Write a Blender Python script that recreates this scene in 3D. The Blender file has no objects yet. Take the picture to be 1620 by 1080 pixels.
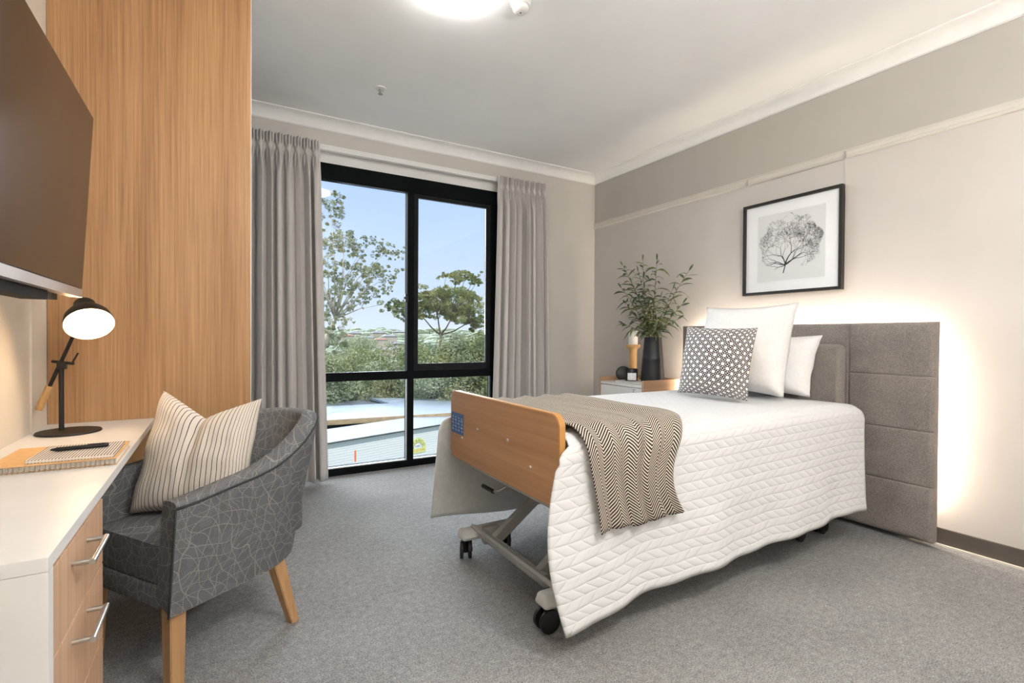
import bpy, bmesh, math, random
from mathutils import Vector, Matrix, noise
R = math.radians
PI = math.pi
C = bpy.context.scene.collection
rnd = random.Random(7)

# ------------------------------------------------------------------ camera model
F, YAW, PITCH, ROLL, CAMH = 794.5, R(30.323), R(-0.578), R(0.370), 1.14
fw = Vector((math.sin(YAW)*math.cos(PITCH), math.cos(YAW)*math.cos(PITCH), math.sin(PITCH)))
_rt = Vector((math.cos(YAW), -math.sin(YAW), 0)); _up = _rt.cross(fw)
rt = _rt*math.cos(ROLL) + _up*math.sin(ROLL); up = -_rt*math.sin(ROLL) + _up*math.cos(ROLL)
EYE = Vector((0, 0, CAMH))
def at(px, py, ax, v):
    d = fw + rt*((px-810)/F) - up*((py-540)/F)
    i = 'XYZ'.index(ax)
    return EYE + d*((v-EYE[i])/d[i])
cam = bpy.data.cameras.new('camera'); co = bpy.data.objects.new('camera', cam); C.objects.link(co)
cam.sensor_width = 36; cam.lens = F*36/1620; cam.clip_start = 0.02; cam.clip_end = 2000
M4 = Matrix((rt, up, -fw)).transposed().to_4x4(); M4.translation = EYE
co.matrix_world = M4
bpy.context.scene.camera = co

# ------------------------------------------------------------------ materials
def lin(c):
    return tuple(((x/255)/12.92 if x/255 <= .04045 else ((x/255+.055)/1.055)**2.4) for x in c) + (1,)
def base_mat(name, rgb, rough=.6, metal=0, spec=.5):
    m = bpy.data.materials.new(name); m.use_nodes = True
    b = m.node_tree.nodes['Principled BSDF']
    b.inputs['Base Color'].default_value = lin(rgb); b.inputs['Roughness'].default_value = rough
    b.inputs['Metallic'].default_value = metal; b.inputs['Specular IOR Level'].default_value = spec
    return m, m.node_tree, b
def N(nt, t, **k):
    n = nt.nodes.new(t)
    for a, v in k.items(): setattr(n, a, v)
    return n
def math_(nt, op, a, b=None, c=None):
    n = nt.nodes.new('ShaderNodeMath'); n.operation = op
    for i, v in enumerate((a, b, c)):
        if v is None: continue
        if isinstance(v, (int, float)): n.inputs[i].default_value = v
        else: nt.links.new(v, n.inputs[i])
    return n.outputs[0]
def coords(nt, kind='Object', scale=(1, 1, 1)):
    t = N(nt, 'ShaderNodeTexCoord'); mp = N(nt, 'ShaderNodeMapping'); mp.inputs['Scale'].default_value = scale
    nt.links.new(t.outputs[kind], mp.inputs['Vector']); return mp.outputs[0]
def noise_(nt, vec, scale, detail=4, rough=.55):
    n = N(nt, 'ShaderNodeTexNoise'); n.inputs['Scale'].default_value = scale; n.inputs['Detail'].default_value = detail
    n.inputs['Roughness'].default_value = rough
    nt.links.new(vec, n.inputs['Vector']); return n.outputs['Fac']
def ramp(nt, fac, stops):
    r = N(nt, 'ShaderNodeValToRGB'); e = r.color_ramp.elements
    e[0].position, e[0].color = stops[0][0], lin(stops[0][1])
    e[1].position, e[1].color = stops[-1][0], lin(stops[-1][1])
    for p, c in stops[1:-1]:
        x = e.new(p); x.color = lin(c)
    nt.links.new(fac, r.inputs[0]); return r.outputs[0]
def bump(nt, b, h, strength=.3, dist=.002):
    n = N(nt, 'ShaderNodeBump'); n.inputs['Strength'].default_value = strength; n.inputs['Distance'].default_value = dist
    nt.links.new(h, n.inputs['Height']); nt.links.new(n.outputs[0], b.inputs['Normal'])
def mix(nt, fac, a, b):
    n = N(nt, 'ShaderNodeMix'); n.data_type = 'RGBA'
    nt.links.new(fac, n.inputs[0])
    for s, v in ((6, a), (7, b)):
        if isinstance(v, tuple): n.inputs[s].default_value = lin(v)
        else: nt.links.new(v, n.inputs[s])
    return n.outputs[2]
def plain(name, rgb, rough=.6, metal=0, spec=.5, var=.04, scale=8):
    m, nt, b = base_mat(name, rgb, rough, metal, spec)
    f = noise_(nt, coords(nt), scale, 3)
    lo = tuple(max(0, x*(1-var)) for x in rgb); hi = tuple(min(255, x*(1+var)) for x in rgb)
    nt.links.new(ramp(nt, f, [(.3, lo), (.7, hi)]), b.inputs['Base Color'])
    return m
def wood(name, c1, c2, c3, axis, rough=.45, fine=90, bumps=.08):
    m, nt, b = base_mat(name, c2, rough)
    s = [fine, fine, fine]; s['XYZ'.index(axis)] = fine/70
    s2 = [12, 12, 12]; s2['XYZ'.index(axis)] = .5
    f1 = noise_(nt, coords(nt, scale=tuple(s)), 1, 5, .65); f2 = noise_(nt, coords(nt, scale=tuple(s2)), 1, 2)
    f = math_(nt, 'ADD', math_(nt, 'MULTIPLY', f1, .62), math_(nt, 'MULTIPLY', f2, .38))
    nt.links.new(ramp(nt, f, [(.33, c1), (.5, c2), (.67, c3)]), b.inputs['Base Color'])
    bump(nt, b, f1, bumps, .001); return m
def fabric(name, c1, c2, scale=400, rough=.9, b_=.5, sheen=0.0):
    m, nt, b = base_mat(name, c1, rough, 0, .2)
    v = coords(nt)
    f = noise_(nt, v, scale, 3, .7); g = noise_(nt, v, 6, 2)
    h = math_(nt, 'ADD', math_(nt, 'MULTIPLY', f, .8), math_(nt, 'MULTIPLY', g, .2))
    nt.links.new(ramp(nt, h, [(.35, c1), (.65, c2)]), b.inputs['Base Color'])
    b.inputs['Sheen Weight'].default_value = sheen
    bump(nt, b, f, b_, .002); return m
def emit(name, rgb, s):
    m = bpy.data.materials.new(name); m.use_nodes = True; nt = m.node_tree
    nt.nodes.clear(); o = N(nt, 'ShaderNodeOutputMaterial'); e = N(nt, 'ShaderNodeEmission')
    e.inputs[0].default_value = lin(rgb); e.inputs[1].default_value = s
    nt.links.new(e.outputs[0], o.inputs[0]); return m

M = {}
M['ceiling'] = plain('ceiling_paint', (244, 244, 243), .85, var=.01, scale=2)
M['cornice'] = plain('cornice_paint', (240, 239, 236), .8, var=.01)
M['wall_w'] = plain('wall_paint_window', (204, 199, 192), .8, var=.015, scale=2)
M['wall_l'] = plain('wall_paint_left', (226, 216, 200), .75, var=.015, scale=2)
M['wall_r'] = plain('wall_paint_lower', (200, 194, 189), .8, var=.015, scale=2)
M['wall_u'] = plain('wall_paint_upper', (184, 180, 173), .8, var=.015, scale=2)
M['rail'] = plain('picture_rail_paint', (208, 203, 194), .6, var=.01)
M['base'] = plain('baseboard_dark', (88, 80, 74), .5, var=.05)
M['white'] = plain('white_laminate', (226, 224, 221), .35, var=.01)
M['grey_lam'] = plain('grey_laminate', (170, 170, 166), .45, var=.01)
M['white_paint'] = plain('white_gloss', (232, 231, 228), .4, var=.01)
M['black_al'] = plain('black_aluminium', (14, 16, 18), .7, 0, .08, var=.1)
M['grey_al'] = plain('sash_aluminium', (34, 35, 37), .7, 0, .1, var=.1)
M['silver'] = plain('silver_plastic', (190, 190, 192), .3, .6, var=.02)
M['steel'] = plain('brushed_steel', (190, 188, 184), .3, .95, var=.03, scale=60)
M['grey_metal'] = plain('grey_painted_metal', (172, 172, 169), .4, .2, var=.03)
M['grey_metal_l'] = plain('light_grey_plastic', (206, 206, 203), .4, .0, var=.03)
M['black'] = plain('black_plastic', (24, 23, 23), .45, var=.1)
M['black_m'] = plain('black_matte_metal', (36, 31, 28), .5, .2, var=.1)
M['frame_b'] = plain('black_frame', (34, 30, 28), .35, var=.1)
M['mat_w'] = plain('mat_board', (240, 241, 243), .8, var=.005)
M['print'] = plain('print_paper', (222, 223, 224), .8, var=.005)
M['ink'] = plain('ink_grey', (62, 62, 66), .8, var=.1, scale=30)
M['vase'] = plain('black_ceramic', (36, 38, 42), .42, var=.12)
M['wax'] = plain('white_wax', (240, 238, 232), .5, var=.01)
M['honey'] = wood('honey_wood', (180, 136, 84), (204, 162, 108), (220, 182, 128), 'Z', .45, 40)
M['ward'] = wood('oak_veneer', (150, 106, 66), (180, 136, 92), (202, 160, 114), 'Z', .5, 150)
M['drawer'] = wood('drawer_veneer', (180, 142, 112), (198, 160, 128), (210, 174, 142), 'Z', .5, 70)
M['beech'] = wood('beech_board', (170, 126, 88), (184, 140, 101), (196, 152, 112), 'Y', .4, 60)
M['beech_edge'] = wood('beech_edge', (172, 122, 62), (184, 134, 74), (196, 146, 84), 'Z', .45, 50)
M['leg'] = wood('oak_leg', (166, 126, 86), (186, 146, 102), (202, 162, 118), 'Z', .5, 50)
M['ns_wood'] = wood('nightstand_oak', (164, 130, 100), (180, 145, 114), (194, 160, 128), 'X', .5, 60)
M['curtain'] = fabric('curtain_cloth', (192, 187, 183), (204, 199, 196), 700, .85, .15, .1)
M['lining'] = fabric('duvet_lining', (196, 196, 192), (206, 206, 203), 30, .45, .05)
M['sheet'] = fabric('white_cotton', (222, 221, 220), (230, 229, 228), 60, .85, .12)
M['mattress'] = fabric('mattress_cloth', (200, 202, 206), (210, 212, 216), 100)
M['head'] = fabric('headboard_cloth', (98, 92, 88), (160, 152, 146), 300, .95, .8, .1)
M['piping'] = fabric('chair_piping', (58, 62, 62), (70, 74, 74), 500)
M['stem'] = plain('plant_stem', (122, 98, 62), .7, var=.2, scale=30)
M['kraft'] = plain('kraft_paper', (222, 176, 118), .8, var=.03, scale=40)
M['paper'] = plain('page_paper', (232, 226, 216), .8, var=.02)
M['blue'] = plain('label_blue', (72, 108, 160), .5, var=.05)
M['pic_white'] = plain('label_white', (190, 208, 228), .5, var=.02)
M['strip'] = emit('warm_strip', (255, 238, 218), 44.0)
M['dome'] = emit('dome_glow', (255, 252, 249), 12.5)
M['dome_fill'] = emit('dome_fill_glow', (255, 252, 249), 50.0)  # glow of the added fill dome behind the viewpoint
M['uplight_fill'] = emit('uplight_fill_glow', (255, 253, 251), 235.0)  # glow of the added uplighter, fill for the ceiling
M['bulb'] = emit('bulb_glow', (255, 222, 182), 55.0)
M['shade_in'] = plain('shade_inside', (240, 228, 206), .5, var=.01)
M['bark'] = plain('gum_bark', (168, 160, 146), .9, var=.2, scale=3)
M['bark_d'] = plain('dark_bark', (104, 94, 82), .9, var=.2, scale=3)
M['roof_w'] = plain('white_roof', (152, 156, 158), .7, var=.02, scale=1)
M['roof_b'] = plain('pale_blue_roof', (142, 152, 160), .7, var=.02, scale=1)
M['low_roof'] = plain('weathered_roof', (104, 110, 112), .8, var=.2, scale=2)
M['clad'] = plain('white_cladding', (226, 228, 226), .7, var=.01, scale=1)
M['fascia'] = plain('timber_fascia', (168, 146, 112), .8, var=.1, scale=3)
M['dark'] = plain('dark_gap', (70, 72, 74), .9, var=.2, scale=2)
M['orange'] = plain('orange_plastic', (232, 110, 60), .6, var=.05)
M['yellow'] = plain('sign_yellow', (220, 222, 140), .7, var=.03)
M['green_t'] = plain('sign_green', (70, 92, 40), .7, var=.03)
M['navy_t'] = plain('sign_navy', (58, 66, 96), .7, var=.03)
M['orange_t'] = plain('sign_orange', (224, 170, 80), .7, var=.03)
M['house_w'] = plain('house_wall', (168, 160, 148), .8, var=.1, scale=.1)
M['house_r'] = plain('tile_roof', (150, 104, 84), .8, var=.15, scale=.1)
M['house_g'] = plain('grey_roof', (124, 124, 128), .8, var=.15, scale=.1)

# carpet
m, nt, b = base_mat('carpet', (140, 140, 142), .95, 0, .1)
v = coords(nt); f = noise_(nt, v, 190, 3, .75); g = noise_(nt, v, 2.2, 3); h = noise_(nt, v, 40, 3)
s = math_(nt, 'ADD', math_(nt, 'MULTIPLY', f, .72), math_(nt, 'ADD', math_(nt, 'MULTIPLY', g, .1), math_(nt, 'MULTIPLY', h, .18)))
nt.links.new(ramp(nt, s, [(.36, (102, 101, 101)), (.5, (146, 145, 144)), (.64, (190, 189, 187))]), b.inputs['Base Color'])
bump(nt, b, f, .9, .006); M['carpet'] = m
# television screen
m, nt, b = base_mat('tv_screen', (26, 21, 19), .14, 0, .6); b.inputs['IOR'].default_value = 1.33; M['screen'] = m
# glass pane
m = bpy.data.materials.new('window_glass'); m.use_nodes = True; nt = m.node_tree; nt.nodes.clear()
o = N(nt, 'ShaderNodeOutputMaterial'); mx = N(nt, 'ShaderNodeMixShader'); tr = N(nt, 'ShaderNodeBsdfTransparent'); gl = N(nt, 'ShaderNodeBsdfGlossy')
gl.inputs['Roughness'].default_value = .01; tr.inputs[0].default_value = (.985, .995, .99, 1)
fr = N(nt, 'ShaderNodeFresnel'); fr.inputs[0].default_value = 1.35
nt.links.new(fr.outputs[0], mx.inputs[0]); nt.links.new(tr.outputs[0], mx.inputs[1]); nt.links.new(gl.outputs[0], mx.inputs[2]); nt.links.new(mx.outputs[0], o.inputs[0])
M['glass'] = m

def uvs(nt):
    t = N(nt, 'ShaderNodeTexCoord'); s = N(nt, 'ShaderNodeSeparateXYZ'); nt.links.new(t.outputs['UV'], s.inputs[0])
    return s.outputs[0], s.outputs[1]
# striped cushion
m, nt, b = base_mat('stripe_cloth', (226, 216, 204), .9, 0, .2); u, v = uvs(nt)
w = math_(nt, 'FRACT', math_(nt, 'MULTIPLY', u, 31)); l = math_(nt, 'LESS_THAN', w, .14)
fz = noise_(nt, coords(nt), 500, 2)
nt.links.new(mix(nt, l, (222, 212, 200), (54, 50, 54)), b.inputs['Base Color']); bump(nt, b, fz, .4, .002); M['stripe'] = m
# cane-web cushion: large dots and clusters of four small dots on a diagonal lattice
m, nt, b = base_mat('cane_cloth', (230, 228, 224), .9, 0, .2); u, v = uvs(nt)
NC = 23.0
U = math_(nt, 'MULTIPLY', u, NC); V = math_(nt, 'MULTIPLY', v, NC)
fu = math_(nt, 'SUBTRACT', math_(nt, 'FRACT', U), .5); fv = math_(nt, 'SUBTRACT', math_(nt, 'FRACT', V), .5)
par = math_(nt, 'FRACT', math_(nt, 'MULTIPLY', math_(nt, 'ADD', math_(nt, 'FLOOR', U), math_(nt, 'FLOOR', V)), .5))
isb = math_(nt, 'GREATER_THAN', par, .25)
r = math_(nt, 'SQRT', math_(nt, 'ADD', math_(nt, 'MULTIPLY', fu, fu), math_(nt, 'MULTIPLY', fv, fv)))
big = math_(nt, 'SUBTRACT', 1, math_(nt, 'MULTIPLY', math_(nt, 'GREATER_THAN', r, .40), math_(nt, 'LESS_THAN', r, .56)))
dg = math_(nt, 'MINIMUM', math_(nt, 'ABSOLUTE', math_(nt, 'SUBTRACT', fu, fv)), math_(nt, 'ABSOLUTE', math_(nt, 'ADD', fu, fv)))
sm_ = math_(nt, 'MULTIPLY', math_(nt, 'GREATER_THAN', dg, .15), math_(nt, 'LESS_THAN', math_(nt, 'MAXIMUM', math_(nt, 'ABSOLUTE', fu), math_(nt, 'ABSOLUTE', fv)), .40))
wh = math_(nt, 'ADD', math_(nt, 'MULTIPLY', isb, big), math_(nt, 'MULTIPLY', math_(nt, 'SUBTRACT', 1, isb), sm_))
nt.links.new(mix(nt, wh, (38, 36, 40), (234, 230, 226)), b.inputs['Base Color']); bump(nt, b, noise_(nt, coords(nt), 500, 2), .3, .002); M['cane'] = m
M['cream'] = fabric('cream_backing', (222, 206, 184), (230, 216, 196), 300, .9, .2)
# herringbone throw
m, nt, b = base_mat('herringbone', (200, 190, 176), .95, 0, .1); u, v = uvs(nt)
zig = math_(nt, 'ABSOLUTE', math_(nt, 'SUBTRACT', math_(nt, 'FRACT', math_(nt, 'MULTIPLY', u, 6.0)), .5))
w = math_(nt, 'FRACT', math_(nt, 'ADD', math_(nt, 'MULTIPLY', v, 138), math_(nt, 'MULTIPLY', zig, 6.4)))
l = math_(nt, 'LESS_THAN', w, .52)
nt.links.new(mix(nt, l, (204, 194, 180), (44, 38, 38)), b.inputs['Base Color'])
bump(nt, b, w, .5, .003); M['herring'] = m
# quilted coverlet (u along the bed in metres, v across in metres)
m, nt, b = base_mat('quilt_cloth', (214, 214, 214), .8, 0, .25); u, v = uvs(nt)
row = math_(nt, 'MULTIPLY', v, 1/.072); fr_ = math_(nt, 'FRACT', row); half = math_(nt, 'ABSOLUTE', math_(nt, 'SUBTRACT', fr_, .5))
tri = math_(nt, 'FRACT', math_(nt, 'ADD', math_(nt, 'MULTIPLY', u, 1/.062), math_(nt, 'MULTIPLY', half, 1.7)))
seam = math_(nt, 'POWER', math_(nt, 'MULTIPLY', half, 2), 8)
e1 = math_(nt, 'MULTIPLY', tri, math_(nt, 'SUBTRACT', 1.0, tri)); puff = math_(nt, 'POWER', math_(nt, 'MULTIPLY', e1, 4), .45)
mid = math_(nt, 'POWER', math_(nt, 'SUBTRACT', 1, math_(nt, 'MULTIPLY', half, 2)), 9)
hh = math_(nt, 'SUBTRACT', math_(nt, 'ADD', puff, math_(nt, 'MULTIPLY', tri, .5)), math_(nt, 'ADD', seam, math_(nt, 'MULTIPLY', mid, .7)))
bump(nt, b, hh, .42, .006); M['quilt'] = m
# chair cloth: dark grey with fine pale line drawing
m, nt, b = base_mat('chair_cloth', (84, 86, 86), .9, 0, .2)
v = coords(nt)
wn = N(nt, 'ShaderNodeTexNoise'); wn.inputs['Scale'].default_value = 7; wn.inputs['Detail'].default_value = 1; nt.links.new(v, wn.inputs['Vector'])
wv = N(nt, 'ShaderNodeVectorMath'); wv.operation = 'MULTIPLY_ADD'; nt.links.new(wn.outputs['Color'], wv.inputs[0]); wv.inputs[1].default_value = (.10, .10, .10); nt.links.new(v, wv.inputs[2])
pq = N(nt, 'ShaderNodeSeparateXYZ'); nt.links.new(wv.outputs[0], pq.inputs[0])
hx_ = math_(nt, 'SUBTRACT', pq.outputs[1], pq.outputs[0]); l1 = None
for ca, cb, off_ in ((0, 26, 0), (22, 13, .2), (22, -13, .6), (13, 0, .3)):
    e_ = math_(nt, 'ADD', math_(nt, 'MULTIPLY', hx_, ca), math_(nt, 'ADD', math_(nt, 'MULTIPLY', pq.outputs[2], cb), off_))
    q_ = math_(nt, 'LESS_THAN', math_(nt, 'FRACT', e_), .055 if ca != 13 else .03)
    l1 = q_ if l1 is None else math_(nt, 'MAXIMUM', l1, q_)
vc = N(nt, 'ShaderNodeTexVoronoi'); vc.inputs['Scale'].default_value = 36; nt.links.new(v, vc.inputs['Vector'])
sp = N(nt, 'ShaderNodeSeparateColor'); nt.links.new(vc.outputs['Color'], sp.inputs[0])
ps = N(nt, 'ShaderNodeSeparateXYZ'); nt.links.new(v, ps.inputs[0])
ang = math_(nt, 'MULTIPLY', sp.outputs[0], 6.28)
dirv = math_(nt, 'ADD', math_(nt, 'MULTIPLY', math_(nt, 'ADD', ps.outputs[0], ps.outputs[1]), math_(nt, 'COSINE', ang)), math_(nt, 'MULTIPLY', ps.outputs[2], math_(nt, 'SINE', ang)))
l2 = math_(nt, 'MULTIPLY', math_(nt, 'LESS_THAN', math_(nt, 'FRACT', math_(nt, 'MULTIPLY', dirv, 170)), .3), math_(nt, 'GREATER_THAN', sp.outputs[1], .35))
fb = noise_(nt, v, 500, 2)
c0 = ramp(nt, fb, [(.3, (100, 101, 104)), (.7, (116, 117, 119))])
c1 = mix(nt, math_(nt, 'MULTIPLY', l2, .38), c0, (36, 38, 40))
nt.links.new(mix(nt, math_(nt, 'MULTIPLY', l1, .50), c1, (164, 163, 156)), b.inputs['Base Color']); bump(nt, b, fb, .3, .002); M['chair'] = m
# grid cloth notebook
m, nt, b = base_mat('striped_cover', (226, 220, 212), .7)
ps = N(nt, 'ShaderNodeSeparateXYZ'); nt.links.new(coords(nt), ps.inputs[0])
l = math_(nt, 'LESS_THAN', math_(nt, 'FRACT', math_(nt, 'MULTIPLY', ps.outputs[0], 135)), .42)
nt.links.new(mix(nt, l, (228, 220, 210), (92, 82, 78)), b.inputs['Base Color']); M['cover'] = m
# leaves
def leafmat(name, cols, scale):
    m, nt, b = base_mat(name, cols[1], .7, 0, .3)
    nt.links.new(ramp(nt, noise_(nt, coords(nt), scale, 3), [(.35, cols[0]), (.5, cols[1]), (.65, cols[2])]), b.inputs['Base Color'])
    return m
M['leaf'] = leafmat('vase_leaf', [(66, 86, 68), (92, 110, 78), (134, 142, 84)], 9)
M['gum'] = leafmat('gum_leaf', [(104, 116, 84), (134, 142, 104), (162, 160, 118)], .8)
M['gum2'] = leafmat('olive_leaf', [(98, 112, 70), (130, 138, 86), (160, 158, 104)], .5)
M['bush'] = leafmat('bush_leaf', [(112, 126, 96), (146, 157, 124), (174, 180, 148)], .6)
M['far'] = leafmat('distant_canopy', [(78, 92, 72), (112, 124, 96), (146, 150, 122)], 1.3)
M['hill'] = leafmat('hill_ground', [(88, 104, 76), (112, 124, 96), (134, 140, 116)], .05)

# ------------------------------------------------------------------ mesh helpers
def finish(bm): 
    bmesh.ops.recalc_face_normals(bm, faces=bm.faces); return bm
def box(bm, x0, x1, y0, y1, z0, z1, bev=0.0, seg=2, M_=None):
    r = bmesh.ops.create_cube(bm, size=1.0)['verts']
    for v in r:
        v.co = Vector((x0+(v.co.x+.5)*(x1-x0), y0+(v.co.y+.5)*(y1-y0), z0+(v.co.z+.5)*(z1-z0)))
    if bev > 0:
        es = list({e for v in r for e in v.link_edges})
        out = bmesh.ops.bevel(bm, geom=es, offset=bev, segments=seg, affect='EDGES', profile=.5)
        vs = {v for f in out['faces'] for v in f.verts} | {v for v in r if v.is_valid}
        r = list(vs)
    if M_ is not None:
        for v in r: v.co = M_ @ v.co
    return bm
def frame_of(d):
    d = d.normalized(); a = Vector((0, 0, 1)) if abs(d.z) < .9 else Vector((1, 0, 0))
    x = d.cross(a).normalized(); return x, d.cross(x)
def tube(bm, pts, rad, n=8, cap=True, flat=1.0):
    pts = [Vector(p) for p in pts]; rings = []
    for i, p in enumerate(pts):
        d = (pts[min(i+1, len(pts)-1)] - pts[max(i-1, 0)])
        x, y = frame_of(d); r = rad[i] if isinstance(rad, (list, tuple)) else rad
        rings.append([bm.verts.new(p + x*(r*math.cos(2*PI*k/n)) + y*(r*flat*math.sin(2*PI*k/n))) for k in range(n)])
    for a, b_ in zip(rings, rings[1:]):
        for k in range(n): bm.faces.new((a[k], a[(k+1) % n], b_[(k+1) % n], b_[k]))
    if cap:
        bm.faces.new(rings[0]); bm.faces.new(rings[-1])
    return bm
def lathe(bm, prof, c=(0, 0, 0), n=32, axis=None):
    c = Vector(c)
    if axis is None: ex, ey, ez = Vector((1, 0, 0)), Vector((0, 1, 0)), Vector((0, 0, 1))
    else:
        ez = Vector(axis).normalized(); ex, ey = frame_of(ez)
    rings = []
    for r, z in prof:
        if r < 1e-6: rings.append([bm.verts.new(c + ez*z)])
        else: rings.append([bm.verts.new(c + ez*z + ex*(r*math.cos(2*PI*k/n)) + ey*(r*math.sin(2*PI*k/n))) for k in range(n)])
    for a, b_ in zip(rings, rings[1:]):
        for k in range(n):
            k2 = (k+1) % n
            if len(a) == 1 and len(b_) == 1: continue
            if len(a) == 1: bm.faces.new((a[0], b_[k2], b_[k]))
            elif len(b_) == 1: bm.faces.new((a[k], a[k2], b_[0]))
            else: bm.faces.new((a[k], a[k2], b_[k2], b_[k]))
    return bm
def prism(bm, poly, z0, z1):
    a = [bm.verts.new((p[0], p[1], z0)) for p in poly]; b_ = [bm.verts.new((p[0], p[1], z1)) for p in poly]
    bm.faces.new(a); bm.faces.new(b_)
    for i in range(len(poly)):
        j = (i+1) % len(poly); bm.faces.new((a[i], a[j], b_[j], b_[i]))
    return bm
def grid(bm, fn, nu, nv, uv=None, flip=False):
    lay = bm.loops.layers.uv.verify()
    vs = [[bm.verts.new(fn(i/nu, j/nv)) for j in range(nv+1)] for i in range(nu+1)]
    for i in range(nu):
        for j in range(nv):
            q = [(i, j), (i+1, j), (i+1, j+1), (i, j+1)]
            if flip: q.reverse()
            f = bm.faces.new([vs[a][b_] for a, b_ in q])
            for lp, (a, b_) in zip(f.loops, q):
                lp[lay].uv = uv(a/nu, b_/nv) if uv else (a/nu, b_/nv)
    return vs
LOCAL = set()
def obj(name, bm, mat, parent=None, smooth=False, angle=None):
    if smooth is not None and not any(l for l in bm.loops.layers.uv.values()): pass
    me = bpy.data.meshes.new(name); bmesh.ops.recalc_face_normals(bm, faces=bm.faces); bm.to_mesh(me); bm.free()
    for m_ in (mat if isinstance(mat, (list, tuple)) else [mat]): me.materials.append(M[m_])
    if smooth:
        for p in me.polygons: p.use_smooth = True
        if angle:
            me.set_sharp_from_angle(angle=R(angle))
    o = bpy.data.objects.new(name, me); C.objects.link(o)
    if parent is not None:
        o.parent = parent
        root = parent
        while root.parent: root = root.parent
        if parent.parent is None and root.name not in LOCAL and root.type == 'EMPTY':
            o.matrix_parent_inverse = Matrix.Translation(-root.location)
    return o
def tag(o, label, cat, group=None):
    o['label'] = label; o['category'] = cat
    if group: o['group'] = group
    return o
def thing(name, label, cat, loc, rz=0, local=False, group=None):
    o = bpy.data.objects.new(name, None); C.objects.link(o); o.location = loc; o.rotation_euler = (0, 0, rz)
    o.empty_display_size = .1
    if local: LOCAL.add(o.name)
    return tag(o, label, cat, group)
def struct(name, bm, mat, smooth=False, parent=None):
    o = obj(name, bm, mat, parent, smooth, 35 if smooth else None)
    if parent is None: o['kind'] = 'structure'
    return o
B = bmesh.new

# ------------------------------------------------------------------ room
XL, XR, YW, YB, ZC = -.633, 3.463, 4.19, -1.9, 2.842
struct('floor', box(B(), XL-.2, XR+.2, YB-.2, YW+.2, -.12, 0), 'carpet')
struct('ceiling', box(B(), XL-.2, XR+.2, YB-.2, YW+.2, ZC, ZC+.15), 'ceiling')
struct('wall_left', box(B(), XL-.2, XL, YB-.2, YW+.2, 0, ZC), 'wall_l')
struct('wall_back', box(B(), XL, XR, YB-.2, YB, 0, ZC), 'wall_w')
bm = B(); box(bm, XL, -.27, -.6, .70, 0, ZC); box(bm, XL, -.305, .70, .97, 0, ZC); struct('added_shade_wall', bm, 'wall_l')  # unseen block, added to shade the near end of the desk
struct('wall_right', box(B(), XR, XR+.2, YB-.2, YW+.2, 0, 2.315), 'wall_r')
struct('wall_right_upper', box(B(), XR, XR+.2, YB-.2, YW+.2, 2.315, ZC), 'wall_u')
WX0, WX1, WZ1 = .30, 2.30, 2.515
bm = B(); box(bm, XL, WX0, YW, YW+.2, 0, ZC); box(bm, WX1, XR, YW, YW+.2, 0, ZC); box(bm, WX0, WX1, YW, YW+.2, 2.63, ZC)
struct('wall_window', bm, 'wall_w')
struct('trim_1', box(B(), WX0, WX1, YW+.045, YW+.2, WZ1, 2.63, .003), 'white_paint')
# cornices: cove profile swept along the walls
def cornice(name, a, b_, nrm):
    prof = [(0, -.089), (.006, -.089), (.014, -.082)] + [(.014+.066*(1-math.cos(t)), -.082+.070*math.sin(t)) for t in [i*PI/2/8 for i in range(1, 9)]] + [(.088, -.008), (.088, 0), (0, 0)]
    bm = B(); n = Vector(nrm)
    ra, rb = [bm.verts.new(Vector(a)+n*x+Vector((0, 0, z))) for x, z in prof], [bm.verts.new(Vector(b_)+n*x+Vector((0, 0, z))) for x, z in prof]
    for i in range(len(prof)):
        j = (i+1) % len(prof); bm.faces.new((ra[i], ra[j], rb[j], rb[i]))
    bm.faces.new(ra); bm.faces.new(rb)
    struct(name, bm, 'cornice', True)
cornice('trim_2', (XR, YB, ZC), (XR, YW, ZC), (-1, 0, 0))
cornice('trim_3', (.14, YW, ZC), (XR, YW, ZC), (0, -1, 0))
cornice('trim_4', (XL, YB, ZC), (XL, 2.85, ZC), (1, 0, 0))
# picture rails
def rail(name, x, s, y0, y1, z):
    prof = [(0, .030), (.012, .030), (.02, .024), (.014, .012), (.012, -.006), (.020, -.016), (.014, -.026), (0, -.030)]
    bm = B()
    ra, rb = [bm.verts.new((x+s*p, y0, z+q)) for p, q in prof], [bm.verts.new((x+s*p, y1, z+q)) for p, q in prof]
    for i in range(len(prof)):
        j = (i+1) % len(prof); bm.faces.new((ra[i], ra[j], rb[j], rb[i]))
    bm.faces.new(ra); bm.faces.new(rb); struct(name, bm, 'rail')
rail('trim_5', XR, -1, YB, YW, 2.315)
rail('trim_6', XL, 1, YB, 2.85, 2.315)
struct('baseboard_right', box(B(), XR-.014, XR, YB, YW, 0, .095, .002), 'base')
bm = B(); box(bm, .15, WX0, YW-.014, YW, 0, .095); box(bm, WX1, XR-.014, YW-.014, YW, 0, .095); struct('baseboard_window', bm, 'base')
struct('baseboard_left', box(B(), XL, XL+.014, YB, 1.16, 0, .095), 'base')
struct('trim_7', box(B(), XL, XL+.006, 2.632, 2.66, .75, 2.28), 'wall_l')
struct('trim_8', box(B(), XR-.03, XR-.014, YB, YW-.02, 0, .010), 'rail')

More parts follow.
